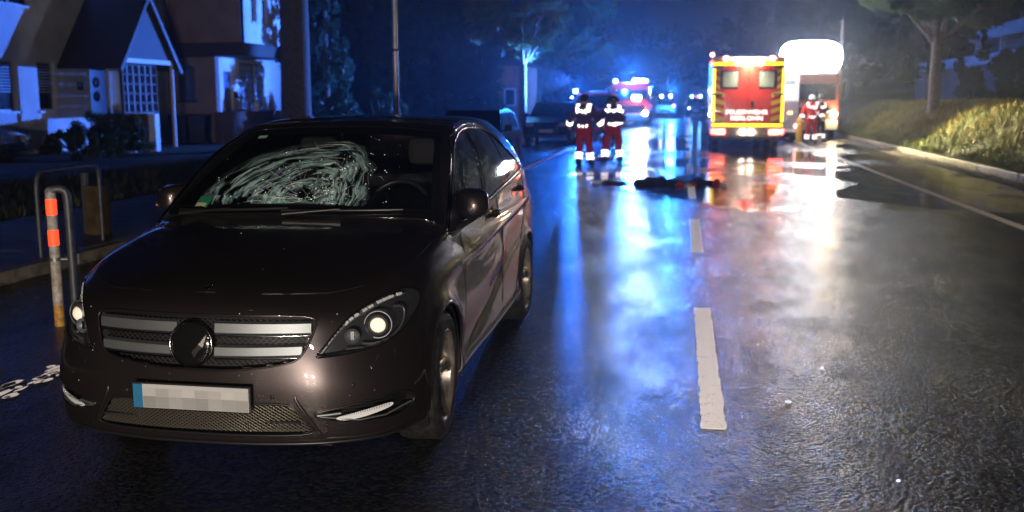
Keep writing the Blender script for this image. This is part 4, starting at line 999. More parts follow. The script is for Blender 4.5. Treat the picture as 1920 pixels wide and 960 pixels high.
def tree(name, label, cat, loc, trunk_r, fork_z, crown_c, crown_r, nl, leaf, mat, bark, limbs=7, clumps=40, group=None, seed=1, flat=.6, lean=(0, 0)):
    r_ = random.Random(seed); o = thing(name, label, cat, loc, 0, group); tb = MB()
    tp = [(0, 0, -.2), (.01, 0, .1), (lean[0] * .4, lean[1] * .4, fork_z * .5), (lean[0], lean[1], fork_z)]
    tp = catmull(tp, 5); k_ = len(tp)
    tb.tube(tp, [trunk_r * (1.55 if i < 3 else 1.12 - .3 * i / k_) for i in range(k_)], 12)
    ends = []
    for i in range(limbs):
        a = 2 * PI * i / limbs + r_.uniform(-.3, .3); el = r_.uniform(.25, 1.1); ln = r_.uniform(.6, .95)
        e = Vector((crown_c[0] + crown_r[0] * ln * math.cos(a) * math.cos(el), crown_c[1] + crown_r[1] * ln * math.sin(a) * math.cos(el), crown_c[2] + crown_r[2] * (math.sin(el) - .45)))
        s0 = Vector((lean[0], lean[1], fork_z - r_.uniform(0, .5))); mid = s0.lerp(e, .45) + Vector((0, 0, -.1 + .25 * r_.random()))
        pts = catmull([s0, mid, e], 6); tb.tube(pts, [trunk_r * (.55 - .48 * j / len(pts)) for j in range(len(pts))], 7); ends.append(e)
        for q in range(3):
            b0 = Vector(pts[5 + 2 * q]); e2 = b0 + Vector((r_.uniform(-1, 1) * crown_r[0] * .4, r_.uniform(-1, 1) * crown_r[1] * .4, r_.uniform(-.2, .8) * crown_r[2] * .4)); tb.tube([b0, b0.lerp(e2, .5) + Vector((0, 0, .08)), e2], [trunk_r * .2, trunk_r * .13, trunk_r * .05], 5); ends.append(e2)
    tb.build('trunk', bark, o)
    cen = []; rad = []
    for i in range(clumps):
        if i < len(ends): c_ = ends[i] + Vector((0, 0, .1))
        else:
            while True:
                p_ = Vector((r_.uniform(-1, 1), r_.uniform(-1, 1), r_.uniform(-1, 1)))
                if .35 < p_.length < 1: break
            c_ = Vector((crown_c[0] + p_.x * crown_r[0], crown_c[1] + p_.y * crown_r[1], crown_c[2] + p_.z * crown_r[2]))
        cen.append(tuple(c_)); q = r_.uniform(.16, .30) * min(crown_r[0], crown_r[2]) ; rad.append((q * 1.25, q * 1.25, q * flat))
    tag(leaves('crown', cen, rad, nl, leaf, mat, o), None); return o
# right-hand street tree on the bank
tree('street_tree', 'leafy young tree with smooth pale trunk standing on the grass bank', 'tree', (8.9, 38, 1.0), .20, 2.7, (-.1, 0, 4.9), (3.1, 2.8, 1.9), 15000, .11, M_LEAF, M_BARK, 7, 46, seed=4)
# left-hand street tree with blue-lit trunk
tree('street_tree', 'slim tree with blue-lit trunk and hanging crown between parked cars and the hedge', 'tree', (-6.5, 40.5, .1), .16, 3.4, (.1, 0, 5.0), (2.5, 2.4, 1.8), 9000, .12, M_LEAF, M_BARK, 7, 40, seed=9)
BACK = [(-12.5, 50, 9, 4.2), (-17, 58, 10, 5), (-9, 62, 10, 4.6), (-9.5, 78, 11, 5), (-13, 98, 12, 6), (11.5, 50, 9, 4), (10.5, 66, 10, 4.6), (12, 84, 11, 5.2), (9, 104, 12, 5.5), (-5, 128, 12, 6), (5.5, 135, 12, 6), (-21.5, 45.5, 9, 4), (17, 40, 9, 4.6), (-27, 70, 11, 6)]
LBL = ['tall dark tree behind the clipped hedge on the left', 'broad dark tree far behind the lamp post', 'blue-tinged tree behind the slim street tree', 'dark tree left of the distant fire engine', 'large dim tree far down the left side', 'dark tree on the bank behind the floodlights', 'dark tree above the ambulance roof', 'distant dark tree right of the road', 'dim far tree closing the right side of the road', 'dim far tree over the distant blue lights', 'far dark tree right of the road end', 'dark tree behind the conifer beside the house', 'dark tree behind the leafy tree on the right bank', 'dark tree mass left of the lamp post']
for i, (x_, y_, h_, r_) in enumerate(BACK):
    tree('dark_tree', LBL[i], 'tree', (x_, y_, 0 if x_ < 7 else 1), .22, h_ * .3, (0, 0, h_ * .6), (r_, r_, h_ * .42), 3600, .30, M_LEAFD, M_BARKD, 5, 46, 'dark trees along the road', 20 + i, .8)
# conifer beside the house, round bush and clipped hedge
def conifer(name, label, loc, h, r, n, seed):
    o = thing(name, label, 'tree', loc); MB().tube([(0, 0, -.1), (0, 0, h * .9)], [.16, .03], 8).build('trunk', M_BARKD, o); cen = []; rad = []
    for i in range(120):
        t = random.random() ** 1.2; a = random.uniform(0, 2 * PI); rr = r * (1 - t) ** .7 * random.uniform(.45, 1.0); cen.append((rr * math.cos(a), rr * math.sin(a), .15 + h * t)); q = .32 * (1.1 - t); rad.append((q, q, q * 1.5))
    leaves('crown', cen, rad, n, .09, M_CON, o, -.8); return o
conifer('conifer', 'tall bluish-green conifer beside the house wall', (-14.2, 38.5, .06), 8.6, 1.25, 12000, 1)
conifer('conifer', 'low spreading conifer at the foot of the tall one', (-13.3, 37.6, .06), 1.9, 1.2, 4500, 2)
# thick dark trunk in front of the house corner
bt = thing('large_tree', 'thick black trunk of an old tree in front of the house corner', 'tree', (-12.35, 30.6, .05)); MB().tube(catmull([(0, 0, -.1), (0, 0, 1.5), (.03, 0, 4), (0, 0, 8)], 4), [.60, .54, .50, .49, .48, .47, .46, .46, .45, .45, .44, .43, .42], 16).tube([(0, 0, 6.5), (-1.2, .2, 8.6)], [.2, .1], 8).tube([(0, 0, 6.9), (1.4, -.2, 9)], [.2, .1], 8).build('trunk', M_BARKD, bt)
leaves('crown', [(random.uniform(-3, 3), random.uniform(-2, 2), random.uniform(8.2, 10.5)) for _ in range(24)], [(.9, .9, .6)] * 24, 3000, .16, M_LEAFD, bt)
def bush(name, label, cat, loc, R, n, leaf, mat, cl=26, group=None, boxy=False, seed=0):
    r_ = random.Random(seed); o = thing(name, label, cat, loc, 0, group); cen = []
    st = MB()
    for i in range(7):
        a = r_.uniform(0, 2 * PI); st.tube([(0, 0, -.05), (R[0] * .4 * math.cos(a), R[1] * .4 * math.sin(a), R[2] * .8), (R[0] * .7 * math.cos(a), R[1] * .7 * math.sin(a), R[2] * 1.5)], [.03, .02, .008], 5)
    st.build('stems', M_BARKD, o)
    for i in range(cl):
        if boxy: cen.append((r_.uniform(-1, 1) * R[0], r_.uniform(-1, 1) * R[1], r_.uniform(.06, 1.9) * R[2]))
        else:
            while True:
                p_ = (r_.uniform(-1, 1), r_.uniform(-1, 1), r_.uniform(-1, 1))
                if sum(c * c for c in p_) < 1: break
            cen.append((p_[0] * R[0], p_[1] * R[1], R[2] * (1 + p_[2] * .9)))
    q = .28 * min(R); leaves('foliage', cen, [(q, q, q)] * cl if not boxy else [(.3, .3, .25)] * cl, n, leaf, mat, o); return o
bush('round_bush', 'rounded shrub left of the clipped hedge', 'bush', (-12.6, 43.2, .05), (1.35, 1.2, 1.75), 9000, .075, M_CON, 46, seed=3)
bush('round_bush', 'small dark shrub just right of the lamp post', 'bush', (-12.4, 40.2, .05), (.9, .8, 1.05), 5000, .06, M_LEAFD, 30, seed=5)
bush('hedge', 'flat-topped clipped hedge behind the parked dark car', 'hedge', (-10.0, 46.6, .05), (1.35, 1.2, 1.55), 14000, .07, M_CON, 190, boxy=True, seed=8)
bush('shrub', 'pale flowering shrub in front of the white house', 'bush', (-16.6, 26.3, .05), (1.0, .9, .62), 5000, .05, M_LEAFD, 30, seed=11)
bush('shrub', 'low dark shrub beside the house porch', 'bush', (-15.7, 24.0, .05), (1.5, 1.0, .48), 5000, .06, M_LEAFD, 30, seed=12)
bush('rose_bush', 'shrub with small white blossoms next to the doorstep', 'bush', (-16.2, 27.6, .05), (.5, .5, .55), 1500, .05, M_LEAF, 14, seed=13)
bl_ = MB()
M_BLOSSOM = P('blossom', (.6, .6, .65), .6)
# climbing plant in silhouette on the bright wall
cp = thing('climbing_plant', 'dark climbing plant hanging in front of the bright house corner', 'plant', (-14.4, 35.6, .05)); MB().tube(catmull([(0, 0, 0), (.05, 0, 1.5), (-.08, 0, 2.6), (.02, 0, 4.2)], 5), .018, 5).tube(catmull([(.0, 0, 2.7), (.35, 0, 2.9), (.42, 0, 2.3), (.40, 0, 1.2)], 5), .010, 5).build('vine', M_BARKD, cp)
def leafshape(s_, M): return [M @ Vector(p_) for p_ in ((0, 0, 0), (s_ * .35, s_ * .25, 0), (s_, 0, -.02), (s_ * .35, -s_ * .25, 0))]
for (x_, z_, s_) in [(.02, 4.15, .22), (-.1, 4.0, .2), (.1, 3.95, .2), (.02, 3.6, .26), (-.14, 3.5, .2), (.18, 3.5, .2)] + [(random.uniform(-.5, .25), random.uniform(2.5, 3.05), .22) for _ in range(16)] + [(.40 + random.uniform(-.14, .14), 2.7 - .09 * k, .17) for k in range(17)]:
    lf = MB()
    for a in (random.uniform(-.5, .2), random.uniform(2.9, 3.6)):
        lf.add(leafshape(s_, T(x_, random.uniform(-.05, .05), z_) @ rot('Y', a) @ rot('X', random.uniform(.5, 1.2))), [(0, 1, 2, 3)])
    lf.build('leaf', M_LEAFD, cp)
tag(litter('blossoms', np.c_[rng.normal(-16.3, .55, 90), rng.normal(26.6, .6, 90), rng.uniform(.35, 1.25, 90)], .045, M_BLOSSOM), kind='stuff')
# dark hedge and hill on the right behind the bank
bush('hillside_hedge', 'long dark teal hedge on the slope at the right edge', 'hedge', (15.5, 44, 1.5), (3.2, 6.5, 1.1), 22000, .11, M_CON, 260, boxy=True, seed=21)
# ================================================================== houses on the left
M_PLASTER = P('white_render', (.62, .63, .66), .8, noise=(1.4, .10), bump=(50, .4, .01))
M_BROWNW = P('beige_render', (.22, .165, .15), .85, noise=(1.2, .14), bump=(50, .5, .01))
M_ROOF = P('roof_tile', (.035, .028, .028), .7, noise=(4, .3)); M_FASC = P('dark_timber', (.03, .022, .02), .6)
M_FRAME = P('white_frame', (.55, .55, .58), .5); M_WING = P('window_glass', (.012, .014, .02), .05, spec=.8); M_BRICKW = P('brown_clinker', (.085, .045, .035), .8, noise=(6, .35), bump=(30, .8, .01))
M_SHUT = P('roller_shutter', (.34, .38, .48), .5)
def xwall(name, X, y0, y1, z0, z1, holes, mat, parent, th=.3):
    """a wall in the plane x=X facing +x, with rectangular openings"""
    ys = sorted({y0, y1, *[h[0] for h in holes], *[h[1] for h in holes]}); zs = sorted({z0, z1, *[h[2] for h in holes], *[h[3] for h in holes]}); mb = MB()
    for a, b in zip(ys, ys[1:]):
        for c, d in zip(zs, zs[1:]):
            if any(h[0] <= a and b <= h[1] and h[2] <= c and d <= h[3] for h in holes): continue
            mb.box(X - th, X, a, b, c, d)
    return mb.build(name, mat, parent)
def window(X, y0, y1, z0, z1, parent, shut=0., mull=1, sill=True):
    f = MB(); t = .05
    f.box(X - .16, X - .10, y0, y1, z0, z0 + t).box(X - .16, X - .10, y0, y1, z1 - t, z1).box(X - .16, X - .10, y0, y0 + t, z0 + t, z1 - t).box(X - .16, X - .10, y1 - t, y1, z0 + t, z1 - t)
    for k in range(mull): ym = y0 + (y1 - y0) * (k + 1) / (mull + 1); f.box(X - .158, X - .105, ym - .025, ym + .025, z0 + t, z1 - t)
    w_ = f.build('window', M_FRAME, parent)
    MB().box(X - .14, X - .13, y0 + t, y1 - t, z0 + t, z1 - t).build('pane', M_WING, w_)
    if shut > 0:
        zb = z1 - (z1 - z0) * shut; k = 0; z = z1 - .06; me = MB().box(X - .095, X - .07, y0 + .02, y1 - .02, -.036, .0, ch=.008).me('slat', M_SHUT)
        while z > zb: link('slat', me, w_, T(0, 0, z)); z -= .085
    if sill: MB().box(X - .1, X + .07, y0 - .05, y1 + .05, z0 - .07, z0 - .003).build('sill', M_FRAME, w_)
    return w_
h1 = thing('house', 'white rendered terraced house with roller shutters at the left edge', 'house', (0, 0, 0))
wins = [(24.6, 26.05, 1.32, 2.80), (27.0, 27.85, 1.32, 2.80), (24.4, 26.9, 4.35, 5.9)]
xwall('wall', -19, 17, 34.6, -.03, 7.2, wins + [(29.65, 30.75, .05, 2.75)], M_PLASTER, h1)
window(-19, *wins[0], h1, .62); window(-19, *wins[1], h1, .62, 0); window(-19, *wins[2], h1, 0, 2)
MB().box(-19.14, -19.08, 29.68, 30.72, .05, 2.72).build('door', P('dark_door', (.03, .03, .05), .35), h1)
MB().lathe([(.0, .0), (.16, .01), (.17, .03)], T(-19.08, 30.1, 2.2) @ rot('Y', PI / 2), 20).lathe([(.0, .0), (.16, .01), (.17, .03)], T(-19.08, 30.1, 1.75) @ rot('Y', PI / 2), 20).build('door_glass', M_WING, h1)
MB().box(-19.0, -18.96, 28.95, 29.2, 1.95, 2.2).build('house_lamp', M_BLACK, h1); MB().box(-19.0, -18.80, 31.0, 31.22, .0, 1.5).build('pillar', P('cream_pillar', (.45, .36, .22), .7), h1)
MB().box(-30, -19.31, 17, 34.6, 0, 7.0).build('rear_volume', M_PLASTER, h1)
rf = MB().prism([(-30.5, 7.0), (-18.4, 7.0), (-18.4, 7.2), (-24.4, 11), (-30.5, 7.2)], 16.8, 34.8, 'y').build('roof', M_ROOF, h1)
# gabled porch
pr = thing('gabled_porch', 'dark gabled porch roof on posts in front of the white house', 'porch', (0, 0, 0))
X0, X1 = -18.99, -16.95; ya, yb, yr, ze, zr = 28.15, 31.35, 29.75, 2.92, 4.95
def slab(name, A, B, Cc, D, th, mat, parent):
    A, B, Cc, D = map(Vector, (A, B, Cc, D)); n = (B - A).cross(D - A).normalized() * th; V_ = [A, B, Cc, D, A - n, B - n, Cc - n, D - n]
    return MB().add(V_, [(0, 1, 2, 3), (7, 6, 5, 4), (0, 4, 5, 1), (1, 5, 6, 2), (2, 6, 7, 3), (3, 7, 4, 0)]).build(name, mat, parent)
slab('roof_slope', (X0 - .0, ya - .22, ze - .28), (X1 + .12, ya - .22, ze - .28), (X1 + .12, yr, zr), (X0, yr, zr), .10, M_ROOF, pr)
slab('roof_slope', (X0, yr, zr), (X1 + .12, yr, zr), (X1 + .12, yb + .22, ze - .28), (X0, yb + .22, ze - .28), .10, M_ROOF, pr)
# rows of tiles on the near slope
nrm = Vector((0, -(zr - ze + .28), (yr - ya + .22))).normalized(); sl = Vector((0, yr - ya + .22, zr - ze + .28)); Ls = sl.length; sl.normalize()
tme = MB().box(0, .20, 0, .26, 0, .022, T(0, 0, .004)).me('roof_tile', M_ROOF)
for j in range(10):
    for i in range(10):
        Mt = Matrix.Translation(Vector((X0 + .04 + i * .213, ya - .22, ze - .28)) + sl * (.01 + j * .262) + nrm * .006) @ Matrix(((1, 0, 0, 0), (0, sl.y, nrm.y, 0), (0, sl.z, nrm.z, 0), (0, 0, 0, 1)))
        link('roof_tile', tme, pr, Mt)
MB().prism([(ya + .05, ze), (yb - .05, ze), (yr, zr - .22)], X1 - .12, X1 - .04, 'x').build('gable', P('gable_board', (.075, .08, .10), .7), pr)
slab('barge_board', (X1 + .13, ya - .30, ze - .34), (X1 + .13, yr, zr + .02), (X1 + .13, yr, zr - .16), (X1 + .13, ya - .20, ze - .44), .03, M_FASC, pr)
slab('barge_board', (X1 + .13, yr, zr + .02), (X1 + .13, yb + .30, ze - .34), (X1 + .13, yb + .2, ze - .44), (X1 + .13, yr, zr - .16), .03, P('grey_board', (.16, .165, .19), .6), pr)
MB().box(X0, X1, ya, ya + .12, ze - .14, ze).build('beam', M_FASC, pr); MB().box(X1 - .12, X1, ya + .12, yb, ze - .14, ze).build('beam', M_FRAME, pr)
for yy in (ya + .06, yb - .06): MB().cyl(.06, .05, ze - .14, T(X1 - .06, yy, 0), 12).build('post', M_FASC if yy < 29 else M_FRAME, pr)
# glazed screen between the posts: panes in a frame
gs = thing('glazed_screen', 'white-barred glazed screen under the gabled porch', 'window', (0, 0, 0))
fr_ = MB()
for k in range(7): fr_.box(-17.42, -17.36, 28.75 + .36 * k, 28.79 + .36 * k, 1.22, 2.76)
fr_.build('upright', P('grey_frame', (.30, .30, .33), .5), gs); fh_ = MB()
for k in range(6): fh_.box(-17.412, -17.352, 28.75, 30.95, 1.22 + .30 * k, 1.26 + .30 * k)
tag(fh_.build('crossbar', M_FASC, gs), kind='stuff'); pme2 = MB().box(-17.40, -17.385, 0, .31, 0, .25).me('pane', M_WING)
for k in range(6):
    for j in range(5): link('pane', pme2, gs, T(0, 28.795 + .36 * k, 1.265 + .30 * j))
pw = thing('porch_wall', 'dark low porch wall with a white end post', 'wall', (0, 0, 0))
MB().box(-17.75, -16.30, 28.38, 28.58, .0, 1.16).box(-17.76, -16.29, 28.36, 28.60, 1.163, 1.21).build('wall', M_BRICKW, pw); MB().box(-16.28, -16.06, 28.36, 28.62, 0, 1.22).build('end_post', M_FRAME, pw)
st_ = thing('front_steps', 'pale stone doorstep beside the porch wall', 'steps', (0, 0, 0)); MB().box(-17.9, -17.05, 27.6, 28.3, .05, .20, ch=.01).build('step', M_FRAME, st_); MB().box(-16.9, -16.3, 27.3, 27.9, .055, .12, ch=.01).build('step', M_FRAME, st_)
# second house: brown flank facing us, bright front facing the road
h2 = thing('house', 'house with beige side wall and bright blue-lit front behind the porch', 'house', (0, 0, 0))
def ywall(name, Yp, x0, x1, z0, z1, holes, mat, parent, th=.3):
    xs_ = sorted({x0, x1, *[h[0] for h in holes], *[h[1] for h in holes]}); zs = sorted({z0, z1, *[h[2] for h in holes], *[h[3] for h in holes]}); mb = MB()
    for a, b in zip(xs_, xs_[1:]):
        for c, d in zip(zs, zs[1:]):
            if any(h[0] <= a and b <= h[1] and h[2] <= c and d <= h[3] for h in holes): continue
            mb.box(a, b, Yp, Yp + th, c, d)
    return mb.build(name, mat, parent)
ywall('side_wall', 34.62, -18.99, -17.08, -.03, 3.2, [(-18.6, -17.9, 1.62, 2.86)], M_BROWNW, h2)
ywall('upper_side_wall', 34.9, -18.99, -16.15, 3.72, 7.2, [], M_BROWNW, h2)
fw = MB().box(-18.6, -17.9, 34.74, 34.78, 1.62, 2.86).build('window', M_WING, h2); sm = MB().box(0, .018, 34.66, 34.69, 1.64, 2.84).me('window_bar', P('bar_steel', (.16, .17, .22), .5))
for k in range(8): link('window_bar', sm, fw, T(-18.56 + k * .088, 0, 0))
MB().box(-18.66, -17.84, 34.56, 34.70, 1.54, 1.612).build('sill', M_FASC, h2)
xwall('front_wall', -17.08, 34.93, 41, -.03, 3.2, [(35.25, 36.0, .05, 2.7), (36.6, 38.9, 1.2, 3.05)], M_PLASTER, h2)
MB().box(-17.24, -17.16, 35.27, 35.98, .05, 2.68).build('door', P('panel_door', (.10, .12, .22), .4), h2); MB().box(-17.08, -17.0, 36.12, 36.25, 1.7, 1.95).build('house_lamp', M_BLACK, h2)
gb_ = MB().box(-17.28, -17.20, 36.6, 38.9, 1.2, 3.05).build('block_window', M_FASC, h2)
gbm = MB().box(-17.20, -17.08, .01, .27, .01, .25, ch=.025).me('glass_block', P('glass_block', (.30, .36, .48), .4, spec=.4, noise=(7, .3)))
for i in range(8):
    if i == 4: continue
    for j in range(7): link('glass_block', gbm, gb_, T(0, 36.64 + i * .281, 1.22 + j * .258))
xwall('upper_front_wall', -16.15, 34.93, 41, 3.72, 7.2, [(35.9, 36.4, 4.55, 6.2), (36.9, 37.4, 4.55, 6.2), (39.7, 40.3, 4.3, 6.3)], M_PLASTER, h2)
window(-16.15, 35.9, 36.4, 4.55, 6.2, h2, 0, 0); window(-16.15, 36.9, 37.4, 4.55, 6.2, h2, 0, 0); window(-16.15, 39.7, 40.3, 4.3, 6.3, h2, 0, 0)
MB().box(-18.9, -15.75, 34.3, 38.3, 3.22, 3.70, ch=.03).build('canopy', M_FASC, h2)
MB().box(-30, -17.4, 35.21, 40.9, 0, 7.1).box(-17.399, -16.46, 35.21, 40.9, 3.72, 7.1).build('rear_volume', M_PLASTER, h2); MB().prism([(-30.5, 7.2), (-15.8, 7.2), (-15.8, 7.4), (-23, 11.4), (-30.5, 7.4)], 34.85, 41.2, 'y').build('roof', M_ROOF, h2)
lw = thing('garden_wall', 'low brown garden wall in front of the glass-block window', 'wall', (0, 0, 0)); MB().box(-16.5, -16.3, 33.2, 39, 0, 1.15).box(-16.52, -16.28, 33.18, 39.02, 1.152, 1.20).build('wall', M_BRICKW, lw)
MB().box(-16.55, -16.36, 36.7, 36.85, 1.203, 1.55).build('pier_cap', M_FRAME, lw)
for i, (x_, y_) in enumerate(((-17.1, 33.2), (-17.9, 33.3))):
    b_ = thing('wheelie_bin', ['dark wheeled bin with a blue highlight beside the low garden wall', 'dark wheeled bin in the shadow below the barred window'][i], 'bin', (x_, y_, .06), .2, 'wheeled bins by the house wall')
    V_ = [(-.24, -.28, .08), (.24, -.28, .08), (.24, .28, .08), (-.24, .28, .08), (-.30, -.36, .98), (.30, -.36, .98), (.30, .36, .98), (-.30, .36, .98)]
    MB().add(V_, [(3, 2, 1, 0), (4, 5, 6, 7), (0, 1, 5, 4), (1, 2, 6, 5), (2, 3, 7, 6), (3, 0, 4, 7)]).build('bin_body', M_BLACK, b_); MB().box(-.32, .32, -.38, .38, .985, 1.04, ch=.015).build('lid', M_BLACK, b_)
    for s_ in (-1, 1): MB().cyl(.10, -.03, .03, T(s_ * .24, .30, .10) @ rot('Y', PI / 2), 14).build('wheel', M_RUBBER, b_)
# distant brick building and the terrace on the right
def far_house(name, label, x0, x1, y0, y1, h, mat, wins_, roof=True, side=1):
    o = thing(name, label, 'house', (0, 0, 0)); MB().box(x0, x1, y0, y1, 0, h).build('wall', mat, o)
    if roof: MB().prism([(x0 - .3, h), (x1 + .3, h), ((x0 + x1) / 2, h + (x1 - x0) * .38)], y0 - .3, y1 + .3, 'y').build('roof', M_ROOF, o)
    for (a, b, c, d) in wins_: w_ = MB().box(a, b, y0 - .04, y0 + .02, c, d).build('window', M_FRAME, o); MB().box(a + .08, b - .08, y0 - .055, y0 - .043, c + .08, d - .08).build('pane', M_WING, w_)
    return o
M_BRICKFAR = P('warm_brick', (.34, .16, .09), .8, noise=(2, .25))
far_house('brick_house', 'narrow warm-lit brick house between the hedge and the slim tree', -9.2, -7.9, 49.5, 54, 3.3, M_BRICKFAR, [(-8.9, -8.3, 1.3, 2.2)])
far_house('far_house', 'pale house front far down the road behind the blue lights', -9.5, -3.6, 150, 158, 4.4, P('pale_render', (.4, .4, .42), .8), [(-8.6, -7.4, 1.2, 2.8), (-6.6, -5.4, 1.2, 2.8)])
far_house('far_house', 'small pale house at the end of the road left of the ambulance', 1.2, 5.0, 150, 158, 3.6, P('pale_render', (.4, .38, .36), .8), [(1.8, 3.0, 1.0, 2.4)])
tr_ = thing('terrace_building', 'blue-lit balconied building above the slope at the top right corner', 'building', (0, 0, 0))
MB().box(16.2, 16.5, 40, 76, 3.55, 4.10).build('parapet', M_PLASTER, tr_); MB().box(16.5, 40, 40, 76, 1.2, 3.5).build('retaining_wall', M_BROWNW, tr_)
MB().box(16.6, 30, 42, 66, 5.0, 5.65).build('balcony', M_PLASTER, tr_); MB().box(18.6, 30, 42, 66, 3.5, 10).build('wall', M_BROWNW, tr_); MB().box(16.6, 30, 42, 66, 7.1, 7.5).build('roof_slab', M_PLASTER, tr_)
for y_ in (44, 48.5, 53, 57.5, 62): MB().box(16.7, 16.95, y_, y_ + .25, 4.103, 5.0).build('column', M_PLASTER, tr_)
for y_ in (43, 47.5, 52, 56.5, 61): MB().box(18.5, 18.6, y_, y_ + 2.6, 5.66, 7.05).build('window', M_WING, tr_)

# ================================================================== street furniture
lp_ = thing('lamp_post', 'tall slender grey lamp post rising behind the crashed car', 'lamp post', (-6.35, 21.6, .11))
MB().cyl(.075, 0, 1.3, n=16).cyl(.068, 1.3, 2.62, n=16, r2=.064).build('lower_pole', P('galvanised', (.45, .45, .48), .38, .7, noise=(6, .2)), lp_); MB().cyl(.058, 2.62, 9, n=16, r2=.045).build('upper_pole', P('galvanised', (.45, .45, .48), .38, .7, noise=(6, .2)), lp_); MB().cyl(.074, 2.60, 2.66, n=16).build('collar', M_BLACK, lp_)
MB().box(-.12, .12, .0, .7, 9.0, 9.12, ch=.03).build('lamp_head', M_SATIN, lp_)
pp_ = thing('street_pole', 'thin pale pole standing right of the floodlights', 'pole', (7.22, 48.9, .1)); MB().cyl(.05, 0, 5.2, n=12).build('pole', P('pale_pole', (.6, .5, .45), .5), pp_); MB().cyl(.056, 5.2, 5.24, n=12).build('cap', M_SATIN, pp_)
# red and white sleeved bollard with a bent pipe
bo = thing('hazard_bollard', 'white bollard with two red reflective bands beside the car', 'bollard', (-4.52, 6.47, 0))
M_TUBE = P('weathered_white', (.42, .37, .34), .55, noise=(24, .35), bump=(60, .4, .002)); M_RED = retro('red_reflector', (1, .06, .02), 1.1, .45); M_WHT = retro('white_reflector', (.75, .72, .70), .10, .5)
M_OCH = P('ochre_paint', (.48, .25, .05), .6, noise=(30, .4)); M_STEEL = P('galvanised_pipe', (.075, .08, .10), .5, .45, noise=(12, .3))
MB().cyl(.036, .0, .16, n=20).build('ochre_base', M_OCH, bo); MB().cyl(.036, .16, .99, n=20).build('sleeve', M_TUBE, bo)
for z_ in (.830, .605): MB().cyl(.0375, z_, z_ + .115, n=24).build('red_band', M_RED, bo)
MB().lathe([(.0, 1.035), (.02, 1.032), (.037, 1.012), (.040, .99)], n=20).build('cap', P('dark_cap', (.30, .29, .30), .35, .4), bo)
MB().tube(catmull([(0, .0, 1.008), (.05, .02, 1.018), (.088, .04, 1.0), (.100, .045, .95), (.104, .045, .8)], 5) + [(.108, .045, 0)], .030, 14).build('bent_pipe', M_STEEL, bo)
MB().tube([(0, 0, .50), (.105, .045, .50)], .010, 8).cyl(.041, .49, .515, n=20).build('clamp', M_SATIN, bo)
def hoop(label, p0, p1, h, r=.028):
    o = thing('hoop_barrier', label, 'barrier', (p0[0], p0[1], .1)); d = Vector((p1[0] - p0[0], p1[1] - p0[1], 0))
    pts = [Vector((0, 0, -.1)), Vector((0, 0, h - .16))] + [Vector((0, 0, h)).lerp(d + Vector((0, 0, h)), t) + Vector((0, 0, z)) for t, z in ((.012, -.07), (.05, -.012), (.1, 0))] + [d * .9 + Vector((0, 0, h)), d * .95 + Vector((0, 0, h - .012)), d * .988 + Vector((0, 0, h - .07)), d + Vector((0, 0, h - .16)), d + Vector((0, 0, -.1))]
    MB().tube(pts, r, 10).build('hoop', M_STEEL, o); return o
hoop('grey steel hoop barrier in the dark behind the bollard', (-6.2, 8.66), (-6.28, 9.85), .86, .022)
ub_ = thing('utility_box', 'small brown and yellow box on a pale post beyond the bollard', 'box', (-6.75, 10.3, .11)); MB().box(-.03, .03, -.03, .03, 0, .72).build('post', P('pale_post', (.08, .083, .10), .6), ub_); MB().box(.033, .26, -.08, .08, .0, .58, ch=.01).build('casing', P('ochre_casing', (.045, .028, .010), .6, noise=(9, .4)), ub_)

